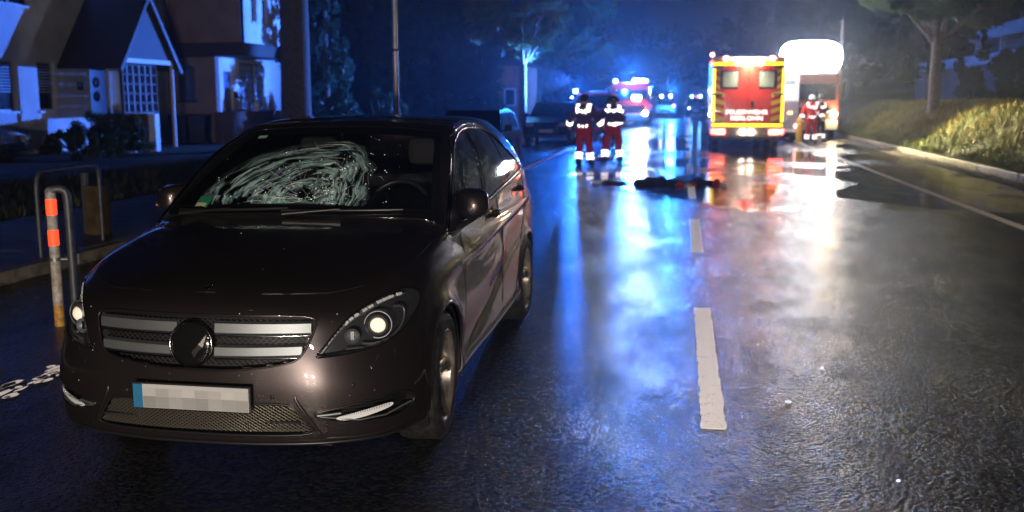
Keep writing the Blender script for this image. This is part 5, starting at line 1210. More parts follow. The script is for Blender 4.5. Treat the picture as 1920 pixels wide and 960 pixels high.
# ================================================================== parked cars and emergency vehicles
M_CARDK = P('dark_blue_paint', (.008, .010, .02), .25, .4, coat=1); M_CARSV = P('silver_paint', (.25, .27, .31), .3, .7, coat=1); M_CARBK = P('black_paint', (.008, .008, .010), .25, .3, coat=1)
M_REDP = P('signal_red', (.55, .012, .010), .35, coat=.6); M_PLATE = P('yellowish_plate', (.62, .56, .36), .5)
M_REDL = emi('red_lamp', (1, .03, .02), 30); M_REDH = emi('red_hot_lamp', (1, .35, .28), 16); M_AMB = emi('amber_lamp', (1, .35, .02), 5); M_BLUE = emi('blue_beacon', (.10, .35, 1), 90); M_WHITEL = emi('white_lamp', (.95, .97, 1), 40); M_WARML = emi('warm_headlamp', (1, .78, .42), 120)
M_CLEARL = P('headlamp_glass', (.35, .38, .42), .1, spec=.9)
def simple_car(label, cat, x, y, rz, L, W, H, paint, kind='hatch', group=None, name='parked_car', plate=True):
    """front faces local -y"""
    o = thing(name, label, cat, (x, y, 0), rz, group); hL = L / 2; wb = L * .30; b = .62 * H; R_ = .32
    hood = b * 1.02
    top = {'hatch': [(-hL, .45), (-hL + .06, hood * .80), (-hL + .9, hood), (-.55, hood * 1.02), (hL - .35, b * 1.06), (hL - .04, b * .95), (hL, .45)],
           'van': [(-hL, .45), (-hL + .04, hood * .95), (-hL + .35, hood * 1.05), (hL - .1, b * 1.08), (hL, b * .9), (hL, .45)]}[kind]
    prof = [(-hL + .05, .22)] + top + [(hL - .05, .24)]
    for yc in (wb, -wb):
        prof += [(yc + (R_ + .05) * math.cos(a), max(.22, .30 + (R_ + .05) * math.sin(a))) for a in np.linspace(-.2, PI + .2, 11)]
    bm = bmesh.new(); vsr = []
    for s_ in (-1, 1):
        vsr.append([bm.verts.new((s_ * W / 2 * (1 if z > .3 else .97), y_, z)) for y_, z in prof])
    n = len(prof)
    bm.faces.new(vsr[1]); bm.faces.new(list(reversed(vsr[0])))
    for i in range(n): j = (i + 1) % n; bm.faces.new((vsr[0][i], vsr[0][j], vsr[1][j], vsr[1][i]))
    bmesh.ops.recalc_face_normals(bm, faces=bm.faces[:])
    ed = [e for e in bm.edges if len(e.link_faces) == 2 and abs(e.verts[0].co.x - e.verts[1].co.x) < .01 and min(e.verts[0].co.z, e.verts[1].co.z) > .4]
    bmesh.ops.bevel(bm, geom=ed, offset=.07, segments=3, affect='EDGES', profile=.6)
    cor = [v for v in bm.verts if v.co.y < -hL + .3]
    for v in cor: v.co.y += .18 * (abs(v.co.x) / (W / 2)) ** 3
    bmesh.ops.triangulate(bm, faces=bm.faces[:])
    me = bpy.data.meshes.new('body'); bm.to_mesh(me); bm.free(); me.materials.append(paint); link('body', me, o)
    # cabin
    if kind == 'hatch': c0 = [(-.78, b), (-.10, H - .04), (hL * .45, H), (hL - .35, H * .93), (hL - .12, b)]
    else: c0 = [(-hL + .40, b), (-hL + .95, H - .06), (0, H), (hL - .12, H - .04), (hL - .06, b)]
    zt = lambda z: 1 - .22 * max(0, (z - b) / (H - b))
    def cab(off, z0=None): return [(y_, z) for y_, z in c0]
    V_ = []; 
    for s_ in (-1, 1): V_ += [(s_ * (W / 2 - .06) * zt(z), y_, z) for y_, z in c0]
    m_ = len(c0); F_ = [tuple(range(m_ - 1, -1, -1)), tuple(range(m_, 2 * m_))] + [(i, i + 1, m_ + i + 1, m_ + i) for i in range(m_ - 1)]
    MB().add(V_, F_).build('cabin', paint, o)
    def quad(nm, pts, mat, par=o): return MB().add(pts, [tuple(range(len(pts)))]).build(nm, mat, par)
    # windscreen, side and rear panes, proud of the cabin
    def on(y_, z, s_, e=.008): return (s_ * ((W / 2 - .06) * zt(z) + e), y_, z)
    a, t = c0[0], c0[1]; fy = lambda f: (a[0] + (t[0] - a[0]) * f, a[1] + (t[1] - a[1]) * f)
    p0, p1 = fy(.08), fy(.92); w0, w1 = (W / 2 - .12) * zt(p0[1]), (W / 2 - .12) * zt(p1[1])
    MB().add([(-w0, p0[0] - .012, p0[1] + .006), (w0, p0[0] - .012, p0[1] + .006), (w1, p1[0] - .012, p1[1] + .006), (-w1, p1[0] - .012, p1[1] + .006)], [(0, 1, 2, 3)]).build('windscreen', M_SIDEGLASS, o)
    for s_ in (-1, 1):
        yb0 = c0[0][0] + .22; ym = (c0[1][0] + c0[3][0]) / 2 - .1; y3 = c0[3][0] - .05; zb, zt_ = b + .04, H - .10
        quad('side_window', [on(yb0, zb, s_), on(ym, zb, s_), on(ym, zt_, s_), on(c0[1][0] + .06, zt_, s_)], M_SIDEGLASS); quad('side_window', [on(ym + .07, zb, s_), on(y3 + .05, zb, s_), on(y3 - .10, zt_, s_), on(ym + .07, zt_, s_)], M_SIDEGLASS)
        MB().box(s_ * W / 2 - .02 if s_ > 0 else -W / 2 - .16, s_ * W / 2 + .16 if s_ > 0 else -W / 2 + .02, -.62, -.48, b + .0, b + .15, ch=.03).build('wing_mirror', paint, o)
        MB().box(s_ * (W / 2 - .28) - .15, s_ * (W / 2 - .28) + .15, -hL - .0, -hL + .14, b * .66, b * .82, ch=.03).build('headlight', M_CLEARL, o)
        MB().box(s_ * (W / 2 - .17) - .12, s_ * (W / 2 - .17) + .12, hL - .06, hL + .012, b * .72, b * .92, ch=.02).build('tail_light', P('tail_lens', (.3, .01, .01), .2), o)
        for yc in (wb, -wb):
            Mw = T(s_ * (W / 2 - .09), yc, .31) @ rot('Y', s_ * PI / 2)
            t_ = MB().lathe([(.20, -.09), (.29, -.10), (.31, -.07), (.31, .07), (.29, .09), (.20, .085)], Mw, 28).build('tyre', M_RUBBER, o)
            rb_ = MB().lathe([(0, .055), (.05, .06), (.07, .03), (.175, .05), (.205, .075)], Mw, 28)
            rb_.build('rim', M_SATIN, t_)
    MB().box(-.42, .42, -hL - .006, -hL + .03, b * .42, b * .60, ch=.01).build('grille', M_BLACK, o)
    if plate: MB().box(-.26, .26, -hL - .02, -hL - .008, .42, .53).build('number_plate', M_PLATE, o)
    MB().box(-W * .44, W * .44, -hL - .012, -hL + .05, .24, .34, ch=.015).build('lower_bumper', M_BLACK, o)
    return o
simple_car('dark saloon parked directly behind the crashed car, window catching light', 'car', -5.15, 24.4, .01, 4.5, 1.78, 1.43, M_CARBK)
simple_car('black hatchback facing us in the parking lane with a pale number plate', 'car', -5.05, 39.0, 0, 4.2, 1.82, 1.56, M_CARDK, plate=True)
simple_car('silver car whose nose enters at the left edge near the shrubs', 'car', -19.35, 23.2, PI / 2 + .05, 4.3, 1.75, 1.42, M_CARSV, plate=False)
for i, (x_, y_, s_) in enumerate(((-4.9, 66, 1), (-4.95, 73, 1))):
    simple_car(['dark parked car beyond the red van', 'farthest dark parked car on the left side'][i], 'car', x_, y_, 0, 4.3, 1.8, 1.5, M_CARBK, group='cars parked far along the left kerb')
# red command van
rv = simple_car('red fire brigade van standing behind the two firefighters, blue beacon lit', 'van', -3.68, 43.2, 0, 4.9, 1.86, 1.92, M_REDP, 'van', name='fire_van', plate=False)
MB().cyl(.085, 1.92, 2.06, T(-.82, -1.1, 0), 16).build('beacon', M_BLUE, rv); MB().cyl(.045, 1.70, 1.76, T(-.86, -2.2, 0), 12).build('flasher', M_BLUE, rv)
MB().box(-.2, .55, -1.2, -1.0, 1.925, 1.99, ch=.02).build('roof_bar', P('white_plastic', (.7, .7, .72), .4), rv)
MB().box(-.88, .88, -2.462, -2.452, .78, .90).build('white_stripe', P('white_foil', (.7, .7, .7), .4), rv)
# distant fire engine with headlights and work lights
def text(body, size, mat, parent, M, name='lettering', ext=.004):
    cu = bpy.data.curves.new('txt', 'FONT'); cu.body = body; cu.size = size; cu.extrude = ext; cu.align_x = 'CENTER'; cu.resolution_u = 2; ob = bpy.data.objects.new('txt', cu); COL.objects.link(ob)
    dg = bpy.context.evaluated_depsgraph_get(); me = bpy.data.meshes.new_from_object(ob.evaluated_get(dg)); bpy.data.objects.remove(ob); me.materials.clear(); me.materials.append(mat); return link(name, me, parent, M)
MT = lambda x, y, z: T(x, y, z) @ rot('X', PI / 2)
def truck(name, label, cat, x, y, W, H, L, paint, lamps_l, lamps_r, hz, strip=None, group=None):
    """forward-control lorry, front faces -y"""
    o = thing(name, label, cat, (x, y, 0), 0, group); w = W / 2
    MB().box(-w, w, 0, 2.2, .55, H - .1, ch=.08).build('cab', paint, o); MB().box(-w, w, 2.25, L, .75, H, ch=.04).build('body', paint, o)
    MB().box(-w + .1, w - .1, .2, L - .2, .35, .74).build('chassis', M_BLACK, o)
    ws = MB().box(-w + .14, w - .14, -.015, .02, 1.60, H - .55, ch=.01).build('windscreen', M_SIDEGLASS, o)
    MB().box(-w + .02, w - .02, -.12, .2, .38, .78, ch=.04).build('bumper', P('pale_bumper', (.45, .45, .46), .5), o)
    MB().box(-w + .25, w - .25, -.012, .02, .86, 1.28, ch=.01).build('grille', M_BLACK, o)
    for s_, mt in ((-1, lamps_l), (1, lamps_r)):
        MB().cyl(.13, -.02, .06, T(s_ * (w - .21), -.06, hz) @ rot('X', PI / 2), 20).build('headlight', mt, o)
        MB().box(s_ * (w + .14) - .09, s_ * (w + .14) + .09, -.1, .06, 1.75, 2.35, ch=.03).build('wing_mirror', M_BLACK, o)
        for yc in (1.15, L - 1.5):
            Mw = T(s_ * (w - .16), yc, .48) @ rot('Y', s_ * PI / 2); t_ = MB().lathe([(.28, -.13), (.45, -.14), (.48, -.1), (.48, .1), (.45, .13), (.28, .12)], Mw, 32).build('tyre', M_RUBBER, o); MB().lathe([(0, .08), (.09, .08), (.12, .0), (.26, .04), (.29, .1)], Mw, 24).build('rim', M_SATIN, t_)
    for s_ in (-1, 1): MB().cyl(.11, H - .1, H + .08, T(s_ * (w - .25), .5, 0), 16).build('beacon', M_BLUE, o)
    return o
fe = truck('fire_engine', 'distant fire engine with dazzling headlight and blue beacons between the two lanes', 'fire engine', -3.15, 60, 2.3, 2.75, 7, M_REDP, M_WHITEL, emi('dazzling_lamp', (.95, .98, 1), 170), .82)
MB().box(.15, .65, -.16, -.06, 1.60, 1.86, ch=.03).build('work_light', emi('work_lamp', (.92, 1, .98), 90), fe); MB().box(.15, .85, .1, .25, 2.70, 2.84, ch=.03).build('light_bar', M_WHITEL, fe)
# far police and rescue cars at the end of the scene
for i, (x_, y_, lbl) in enumerate(((-1.6, 96, 'far emergency car in the middle of the road with two white roof lamps'), (1.3, 104, 'far dark emergency car right of the white roof lamps'), (-4.2, 92, 'far pale emergency car left of the road middle'))):
    c_ = simple_car(lbl, 'emergency car', x_, y_, 0, 4.7, 1.9, 1.75, M_CARSV if i != 1 else M_CARDK, 'van', 'emergency cars far down the road', 'emergency_car')
    MB().box(-.6, .6, -1.1, -.8, 1.755, 1.80).build('roof_bar', M_BLACK, c_)
    for s_ in (-.42, .42): MB().ball((s_, -.95, 1.92), .12, None, 12, 8).build('roof_lamp', emi('far_white_lamp', (1, .98, .8), 40) if i == 0 else M_BLUE, c_)
    if i != 0:
        MB().ball((-.7, -2.38, .75), .07, None, 10, 6).build('headlamp', emi('far_lamp', (.8, .9, 1), 22), c_)
    else: MB().ball((.75, -2.38, 1.05), .10, None, 10, 6).build('red_flasher', emi('far_red', (1, .12, .25), 16), c_)
lmp = [(2.2, 110, 1.9, 'red signal lamp far down the road beside the ambulance', (1, .05, .2), 12), (3.1, 78, 1.05, 'small blue-white lamp just left of the ambulance', (.4, .7, 1), 22)]
for x_, y_, z_, lbl, c_, s_ in lmp:
    o = thing('signal_lamp', lbl, 'lamp', (x_ - .7, y_, 0)); MB().cyl(.03, 0, z_, n=8).build('stem', M_BLACK, o); MB().ball((0, 0, z_), .10, None, 12, 8).build('lamp_glass', emi('signal', c_, s_), o)

# ------------------------------------------------------------------ ambulance, rear towards us
am = thing('ambulance', 'red and yellow ambulance seen from the rear with its rear doors closed', 'ambulance', (2.12, 34.0, 0))
M_YTAPE = retro('yellow_reflector', (1, .72, .02), 1.5, .30); M_YFOIL = P('yellow_foil', (.75, .52, .04), .5); M_RFOIL = P('raspberry_foil', (.55, .02, .06), .45); M_DOOR = P('ambulance_red', (.62, .035, .02), .38, coat=.5, noise=(2, .08))
M_WTXT = retro('white_lettering', (.85, .88, .92), 2.5, .35)
w = 1.17
MB().box(-w, w, 0, 5.4, .52, 3.0, ch=.05).build('box_body', M_DOOR, am)
MB().box(-w + .1, w - .1, .2, 5.2, .32, .52).build('chassis', M_BLACK, am)
MB().box(-w, w, -.02, .10, 2.92, 3.06, ch=.02).build('roof_edge', P('white_roof', (.55, .55, .58), .5), am)
for s_ in (-1, 1):
    d = MB().box(min(0, s_ * (w - .09)) + (.006 if s_ > 0 else 0), max(0, s_ * (w - .09)) - (.006 if s_ < 0 else 0), -.035, -.002, .86, 2.74, ch=.012).build('rear_door', M_DOOR, am)
    MB().box(s_ * .62 - .30, s_ * .62 + .30, -.046, -.036, 2.02, 2.60, ch=.004).build('window_seal', M_BLACK, d)
    MB().box(s_ * .62 - .24 - s_ * .03, s_ * .62 + .24 - s_ * .03, -.056, -.048, 2.06, 2.56, ch=.003).build('window', P('milky_glass', (.26, .31, .28), .3, noise=(3, .1)), d)
    # yellow/raspberry chevrons
    for k in range(7):
        z0 = .92 + k * .262; xa, xb = s_ * .76, s_ * (w - .10)
        if 1.98 < z0 + .13 < 2.62 and False: continue
        xi = s_ * .93 if 1.95 < z0 + .12 < 2.62 else xa
        q = [(xi, z0), (xb, z0 + .10), (xb, z0 + .24), (xi, z0 + .14)]
        MB().prism(q if s_ < 0 else q[::-1], -.0445, -.0365, 'y').build('chevron', M_YFOIL, d)
        q2 = [(a, b_ + .131) for a, b_ in q]
        if k < 6: MB().prism([(a, b_ + .012 if i in (0, 1) else b_ - .012) for i, (a, b_) in enumerate(q2)][::(1 if s_ < 0 else -1)], -.0430, -.0365, 'y').build('chevron', M_RFOIL, d)
    MB().box(s_ * (w - .05) - .045, s_ * (w - .05) + .045, -.03, -.003, .90, 1.78, ch=.01).build('yellow_edge', M_YTAPE, am); MB().box(s_ * (w - .05) - .045, s_ * (w - .05) + .045, -.03, -.003, 1.86, 2.66, ch=.01).build('yellow_edge', M_YTAPE, am)
    MB().box(min(s_ * .02, s_ * (w - .02)), max(s_ * .02, s_ * (w - .02)), -.045, -.005, .755, .85, ch=.01).build('yellow_edge', M_YTAPE, am)
    MB().box(min(s_ * .02, s_ * (w - .02)), max(s_ * .02, s_ * (w - .02)), -.04, -.005, 2.765, 2.865, ch=.01).build('yellow_edge', M_YTAPE, am)
    for z_ in (.89, 1.82, 2.70): MB().box(min(s_ * .82, s_ * (w + .01)), max(s_ * .82, s_ * (w + .01)), -.062, -.036, z_ - .018, z_ + .022).build('hinge', M_BLACK, am)
    MB().box(s_ * .88 - .16, s_ * .88 + .16, -.10, -.062, .50, .66, ch=.02).build('tail_light', emi('tail_glass', (1, .12, .08), 26), am); MB().box(s_ * 1.13 - .055, s_ * 1.13 + .055, -.10, -.062, .50, .68, ch=.02).build('side_marker', emi('red_marker', (1, .04, .03), 26), am)
    MB().ball((s_ * .75, -.04, 2.99), .085, None, 12, 8).build('roof_flasher', M_REDH, am)
    wl = MB().box(s_ * .28 - .17, s_ * .28 + .17, -.16, -.06, 2.80, 2.93, ch=.02).build('work_light', emi('work_light_glass', (1, .93, .8), 60), am)
    MB().cyl(.10, -.06, .06, T(s_ * .14, -.105, .58) @ rot('X', PI / 2), 16).build('reversing_light', emi('reversing_glass', (1, .85, .72), 14), am)
    for yc in (1.3, 4.4): t_ = MB().lathe([(.20, -.11), (.33, -.12), (.35, -.08), (.35, .08), (.33, .11), (.20, .10)], T(s_ * (w - .16), yc, .35) @ rot('Y', s_ * PI / 2), 28).build('tyre', M_RUBBER, am); MB().lathe([(0, .06), (.19, .03), (.21, .09)], T(s_ * (w - .16), yc, .35) @ rot('Y', s_ * PI / 2), 24).build('rim', M_SATIN, t_)
MB().box(w - .02, w + .08, 1.3, 1.6, 2.78, 2.88, ch=.02).build('side_lamp', emi('added_flank_lamp', (1, .85, .55), 25), am)  # glowing part added to go with the flank fill light
MB().box(-w, w, -.06, .06, .42, .74, ch=.03).build('bumper', P('bumper_grey', (.30, .24, .20), .5), am); MB().box(-w + .08, w - .08, -.18, -.062, .36, .415).build('step', M_BLACK, am)
MB().box(.10, .20, -.075, -.036, 1.42, 1.60, ch=.015).build('door_handle', M_BLACK, am); MB().box(-.004, .004, -.040, -.034, .86, 2.74).build('door_gap', M_BLACK, am)
MB().box(-.35, .35, -.066, -.062, .49, .60).build('number_plate', M_PLATE, am)
text('FEUERWEHR', .215, M_WTXT, am, MT(-.02, -.040, 1.16) @ Matrix.Diagonal((1.12, 1, 1, 1))); text('ISERLOHN', .205, M_WTXT, am, MT(-.02, -.040, .965) @ Matrix.Diagonal((1.12, 1, 1, 1)))
for z_ in (1.15, 1.95): MB().ball((-w - .05, .25, z_), .05, None, 10, 6).build('side_lamp', emi('side_lamp_blue', (.6, .8, 1), 30), am)
for z_, c_ in ((3.12, M_REDH), (2.85, M_REDL)): MB().ball((-w - .03, .1, z_), .07, None, 10, 6).build('corner_lamp', c_, am)
lamp('ambulance_work_beam', 'SPOT', (2.12, 33.72, 2.95), 420, (1, .85, .6), .12, (2.12, 34.15, .4), spot=130, blend=1.)
# ------------------------------------------------------------------ grey-white van with open side beyond the ambulance
gv_ = thing('rescue_van', 'white and grey rescue van partly hidden by the ambulance', 'van', (3.62, 40.2, 0)); w = .83
MB().box(-w, w, 0, 2.6, .42, 1.56, ch=.03).build('lower_body', P('grey_body', (.16, .15, .16), .5), gv_); MB().box(-w, w, .0, 2.6, 1.565, 2.75, ch=.04).build('upper_body', P('white_body', (.6, .6, .62), .45), gv_)
MB().box(.0, w - .14, -.03, .01, 1.66, 2.42, ch=.01).build('window', emi('glow_pane', (.85, .9, .9), 1.1), gv_); MB().box(.02, w - .16, -.04, -.031, 2.2, 2.41).build('blind', M_CARSV, gv_)  # glow added to the pane, standing for cabin light
MB().box(.42, .60, -.03, .0, 1.08, 1.18, ch=.01).build('side_marker', M_AMB, gv_); MB().ball((.76, -.03, .62), .075, None, 12, 8).build('tail_light', M_REDH, gv_); MB().box(-w, w, -.05, .02, .36, .50, ch=.02).build('bumper', P('pale_bumper', (.45, .40, .40), .5), gv_)
for s_ in (-1, 1): MB().lathe([(.20, -.1), (.33, -.11), (.35, -.08), (.35, .08), (.33, .1), (.20, .10)], T(s_ * (w - .14), .6, .35) @ rot('Y', s_ * PI / 2), 28).build('tyre', M_RUBBER, gv_)
# ------------------------------------------------------------------ fire engine with flood lights
ft = truck('fire_truck', 'large red fire truck with blazing floodlights above its cab at the right', 'fire truck', 5.33, 43.2, 2.15, 2.85, 7.5, P('dusty_red', (.30, .05, .04), .5), M_SATIN, M_WARML, 1.05)
text('FEUERWEHR', .26, P('white_foil_letters', (.6, .5, .48), .5), ft, MT(-.18, -.022, 1.32))
ms = MB().cyl(.05, 2.75, 3.0, T(-.05, .95, 0), 12).build('light_mast', M_SATIN, ft)
M_FLOOD = emi('floodlight_glare_glass', (.93, .96, 1), 62)  # glare of the lamps put into one oversized glowing shape
def sgp(v, e): return math.copysign(abs(v) ** e, v)
vv = []; nu_, nv_ = 48, 16
for j in range(nv_ + 1):
    a = PI * j / nv_
    for i in range(nu_): b = 2 * PI * i / nu_; vv.append((1.27 * math.sin(a) ** .55 * sgp(math.cos(b), .62), .22 * math.cos(a), .69 * math.sin(a) ** .55 * sgp(math.sin(b), .62)))
fh = MB().add(vv, [(j * nu_ + i, j * nu_ + (i + 1) % nu_, (j + 1) * nu_ + (i + 1) % nu_, (j + 1) * nu_ + i) for j in range(nv_) for i in range(nu_)], T(-.05, .80, 3.41), True).build('floodlight_glare', M_FLOOD, ft)
for s_ in (-1, 0, 1): MB().box(-.05 + s_ * .85 - .35, -.05 + s_ * .85 + .35, 1.03, 1.2, 3.1, 3.7, ch=.03).build('housing', M_BLACK, fh)
# ================================================================== people
M_SKIN = P('skin', (.55, .30, .22), .5); M_NAVY = P('navy_jacket', (.10, .05, .20), .8, bump=(40, .5, .01)); M_WINE = P('red_trousers', (.60, .02, .03), .75, bump=(30, .5, .01)); M_REDJ = P('bright_red_cloth', (.75, .04, .02), .7, bump=(30, .5, .01))
M_BOOT = P('boot_leather', (.012, .012, .012), .45); M_HAIR = P('dark_hair', (.015, .01, .008), .6); M_TAPE = retro('silver_tape', (.85, .88, .92), 2.0, .34); M_HELMW = P('white_helmet', (.6, .6, .58), .3, coat=.5); M_HELMD = P('dark_helmet', (.02, .02, .022), .3, coat=.5)
M_DARKJ = P('dark_uniform', (.03, .025, .02), .8)
def person(label, loc, rz, J, jacket, trousers, tape=True, helmet=None, hair=True, group=None, height=1.8):
    """J: joint name -> (x, y, z) metres; the figure faces local -y. One skinned body; clothes are shells of the same surface."""
    o = thing('person', label, 'person', loc, rz, group)
    S = {'pelvis': .145, 'waist': .13, 'chest': .155, 'neck': .058, 'head0': .082, 'head1': .098, 'crown': .072}
    names = ['pelvis', 'waist', 'chest', 'neck', 'head0', 'head1', 'crown']; edges = [(0, 1), (1, 2), (2, 3), (3, 4), (4, 5), (5, 6)]
    pos = [Vector(J[n]) for n in names]; rad = [(S[n] * (1.15 if n in ('pelvis', 'waist', 'chest') else 1), S[n] * (.85 if n in ('pelvis', 'waist', 'chest') else 1)) for n in names]; reg = ['torso'] * 3 + ['head'] * 4
    def add(p, r, par, rg): pos.append(Vector(p)); rad.append((r, r)); reg.append(rg); edges.append((par, len(pos) - 1)); return len(pos) - 1
    for s in ('l', 'r'):
        a = add(J['shoulder_' + s], .075, 2, 'torso'); b = add(J['elbow_' + s], .052, a, 'arm'); c = add(J['wrist_' + s], .036, b, 'arm'); h = add(J['hand_' + s], .036, c, 'hand')
        d = (Vector(J['hand_' + s]) - Vector(J['wrist_' + s])).normalized(); side = d.cross(Vector((0, 1, 0))).normalized() if abs(d.y) < .9 else Vector((1, 0, 0))
        up2 = d.cross(side)
        for q, (o_, ln) in enumerate(((-.030, .068), (-.010, .080), (.010, .076), (.030, .060))):
            f1 = add(Vector(J['hand_' + s]) + side * o_ + d * .035, .010, h, 'hand'); f2 = add(pos[f1] + d * ln * .55 + up2 * .008, .009, f1, 'hand'); add(pos[f2] + d * ln * .4 + up2 * .022, .0075, f2, 'hand')
        t1 = add(Vector(J['hand_' + s]) - side * .040 - d * .005 + up2 * .012, .011, h, 'hand'); add(pos[t1] + d * .034 - side * .012 + up2 * .012, .009, t1, 'hand')
        a = add(J['hip_' + s], .098, 0, 'leg'); b = add(J['knee_' + s], .066, a, 'leg'); c = add(J['ankle_' + s], .048, b, 'shin'); e = add(J['heel_' + s], .046, c, 'foot'); add(J['toe_' + s], .040, c, 'foot')
    me = bpy.data.meshes.new('skel'); me.from_pydata(pos, edges, []); ob = bpy.data.objects.new('skel', me); COL.objects.link(ob)
    sk = ob.modifiers.new('s', 'SKIN'); sk.use_smooth_shade = True
    for i, v in enumerate(me.skin_vertices[0].data): v.radius = rad[i]; v.use_root = (i == 0)
    sb = ob.modifiers.new('u', 'SUBSURF'); sb.levels = 2
    dg = bpy.context.evaluated_depsgraph_get(); ev = bpy.data.meshes.new_from_object(ob.evaluated_get(dg)); bpy.data.objects.remove(ob)
    ev.materials.clear(); ev.materials.append(M_SKIN); ev.polygons.foreach_set('use_smooth', [True] * len(ev.polygons)); link('body', ev, o)
    VV = [v.co.copy() for v in ev.vertices]; NN = [v.normal.copy() for v in ev.vertices]
    segs = [(pos[a], pos[b], reg[b] if reg[b] != 'torso' or reg[a] == 'torso' else reg[b], (a, b)) for a, b in edges]
    def near(p):
        best = None
        for a, b, rg, k in segs:
            ab = b - a; t = max(0, min(1, (p - a).dot(ab) / max(1e-9, ab.length_squared))); d = (a + ab * t - p).length
            if best is None or d < best[0]: best = (d, rg, k, t)
        return best
    info = [near(ev.polygons[i].center) for i in range(len(ev.polygons))]
    polys = [tuple(pg.vertices) for pg in ev.polygons]
    def shell(name, sel, off, mat):
        used = {}; vv = []; ff = []
        for i, f in enumerate(polys):
            if not sel(info[i], ev.polygons[i].center): continue
            g = []
            for k in f:
                if k not in used:
                    used[k] = len(vv); q = VV[k]; wr = .006 * math.sin(q.z * 38 + q.x * 17) + .004 * math.sin(q.z * 71); vv.append(q + NN[k] * (off + (wr if off < .03 else 0)))
                g.append(used[k])
            ff.append(tuple(g))
        if ff:
            m_ = mesh(name, vv, ff, mat, o, True); md = m_.modifiers.new('thick', 'SOLIDIFY'); md.thickness = .006; md.offset = 1; return m_
    hipz = J['pelvis'][2]
    shell('jacket', lambda q, c: (q[1] == 'torso' and c.z > hipz - .10) or q[1] == 'arm' and not (q[3] > .93 and c.z < 9 and q[2][1] in wristset) or (q[1] == 'head' and c.z < J['neck'][2] - .01) , .022, jacket) if False else None
    shell('jacket', lambda q, c: (q[1] in ('torso', 'arm')) and c.z > hipz - .16 or q[1] == 'arm' or (q[1] == 'head' and (c - Vector(J['chest'])).length < .22), .024, jacket)
    shell('trousers', lambda q, c: q[1] in ('leg', 'shin') or (q[1] == 'torso' and c.z < hipz + .04), .016, trousers)
    shell('boots', lambda q, c: q[1] == 'foot' or (q[1] == 'shin' and q[3] > .72), .022, M_BOOT)
    if tape:
        def band(sel, nm='reflective_band', off=.034): shell(nm, sel, off, M_TAPE)
        ch = Vector(J['chest']); up = (Vector(J['neck']) - Vector(J['pelvis'])).normalized()
        band(lambda q, c: q[1] == 'torso' and abs((c - Vector(J['pelvis'])).dot(up) - .02) < .034 and c.z > .7 and q[2][0] < 3)
        band(lambda q, c: q[1] == 'torso' and abs((c - ch).dot(up) - .02) < .034 and abs(c.x - ch.x) < .24)
        for s in ('l', 'r'):
            sx = J['shoulder_' + s][0]
            band(lambda q, c: q[1] == 'torso' and abs(c.x - (ch.x + (sx - ch.x) * .72)) < .032 and (c - ch).dot(up) > .03)
            w_, e_ = Vector(J['wrist_' + s]), Vector(J['elbow_' + s]); dd = (w_ - e_).normalized()
            band(lambda q, c: q[1] == 'arm' and abs((c - e_).dot(dd) - (w_ - e_).length * .72) < .042 and (c - e_ - dd * (c - e_).dot(dd)).length < .12)
            k_, a_ = Vector(J['knee_' + s]), Vector(J['ankle_' + s]); dk = (a_ - k_).normalized()
            for f_ in (.48, .74): band(lambda q, c: q[1] == 'shin' and abs((c - k_).dot(dk) - (a_ - k_).length * f_) < .032 and (c - k_ - dk * (c - k_).dot(dk)).length < .12)
    hd = (Vector(J['head0']) + Vector(J['crown'])) / 2; ax = (Vector(J['crown']) - Vector(J['head0'])).normalized(); Mh = Matrix.Translation(hd) @ ax.to_track_quat('Z', 'Y').to_matrix().to_4x4()
    # keep local -y of the head towards the person's front
    yv = (Mh.to_3x3() @ Vector((0, 1, 0))); 
    if yv.y < 0: Mh = Mh @ rot('Z', PI)
    f = MB().ball((0, -.105, -.01), .016, Mh, 8, 6, (.8, 1, 1.4)); f.build('nose', M_SKIN, o)
    for s_ in (-1, 1):
        MB().ball((s_ * .033, -.088, .022), .012, Mh, 8, 6).build('eye', P('eye', (.05, .04, .04), .2), o); MB().ball((s_ * .098, .005, .0), .026, Mh, 8, 6, (.4, .8, 1.3)).build('ear', M_SKIN, o)
    MB().ball((0, -.092, -.05), .022, Mh, 8, 6, (1.2, .4, .3)).build('mouth', P('lips', (.35, .12, .1), .5), o)
    if helmet is not None:
        MB().lathe([(.0, .165), (.05, .158), (.10, .125), (.130, .07), (.138, .035), (.165, .02), (.168, .012), (.135, .018)], Mh, 28).build('helmet', helmet, o)
        MB().tube([Mh @ Vector((.11, .07, .03)), Mh @ Vector((0, .135, -.08)), Mh @ Vector((-.11, .07, .03))], .03, 8).build('neck_guard', helmet, o)
    elif hair:
        MB().ball((0, .012, .035), .112, Mh, 16, 10, (1, 1.02, .95)).build('hair', M_HAIR, o)
    return o
def pose(**kw):
    J = dict(pelvis=(0, 0, .96), waist=(0, .0, 1.12), chest=(0, .01, 1.34), neck=(0, .01, 1.50), head0=(0, -.01, 1.58), head1=(0, -.02, 1.67), crown=(0, -.01, 1.735),
             shoulder_l=(.19, .01, 1.43), shoulder_r=(-.19, .01, 1.43), elbow_l=(.30, .03, 1.17), elbow_r=(-.30, .03, 1.17), wrist_l=(.33, -.05, .94), wrist_r=(-.33, -.05, .94), hand_l=(.33, -.08, .86), hand_r=(-.33, -.08, .86),
             hip_l=(.10, 0, .88), hip_r=(-.10, 0, .88), knee_l=(.13, -.03, .50), knee_r=(-.13, -.02, .50), ankle_l=(.15, .02, .10), ankle_r=(-.15, .02, .10), heel_l=(.15, .07, .05), heel_r=(-.15, .07, .05), toe_l=(.17, -.16, .04), toe_r=(-.17, -.16, .04))
    J.update(kw); return J
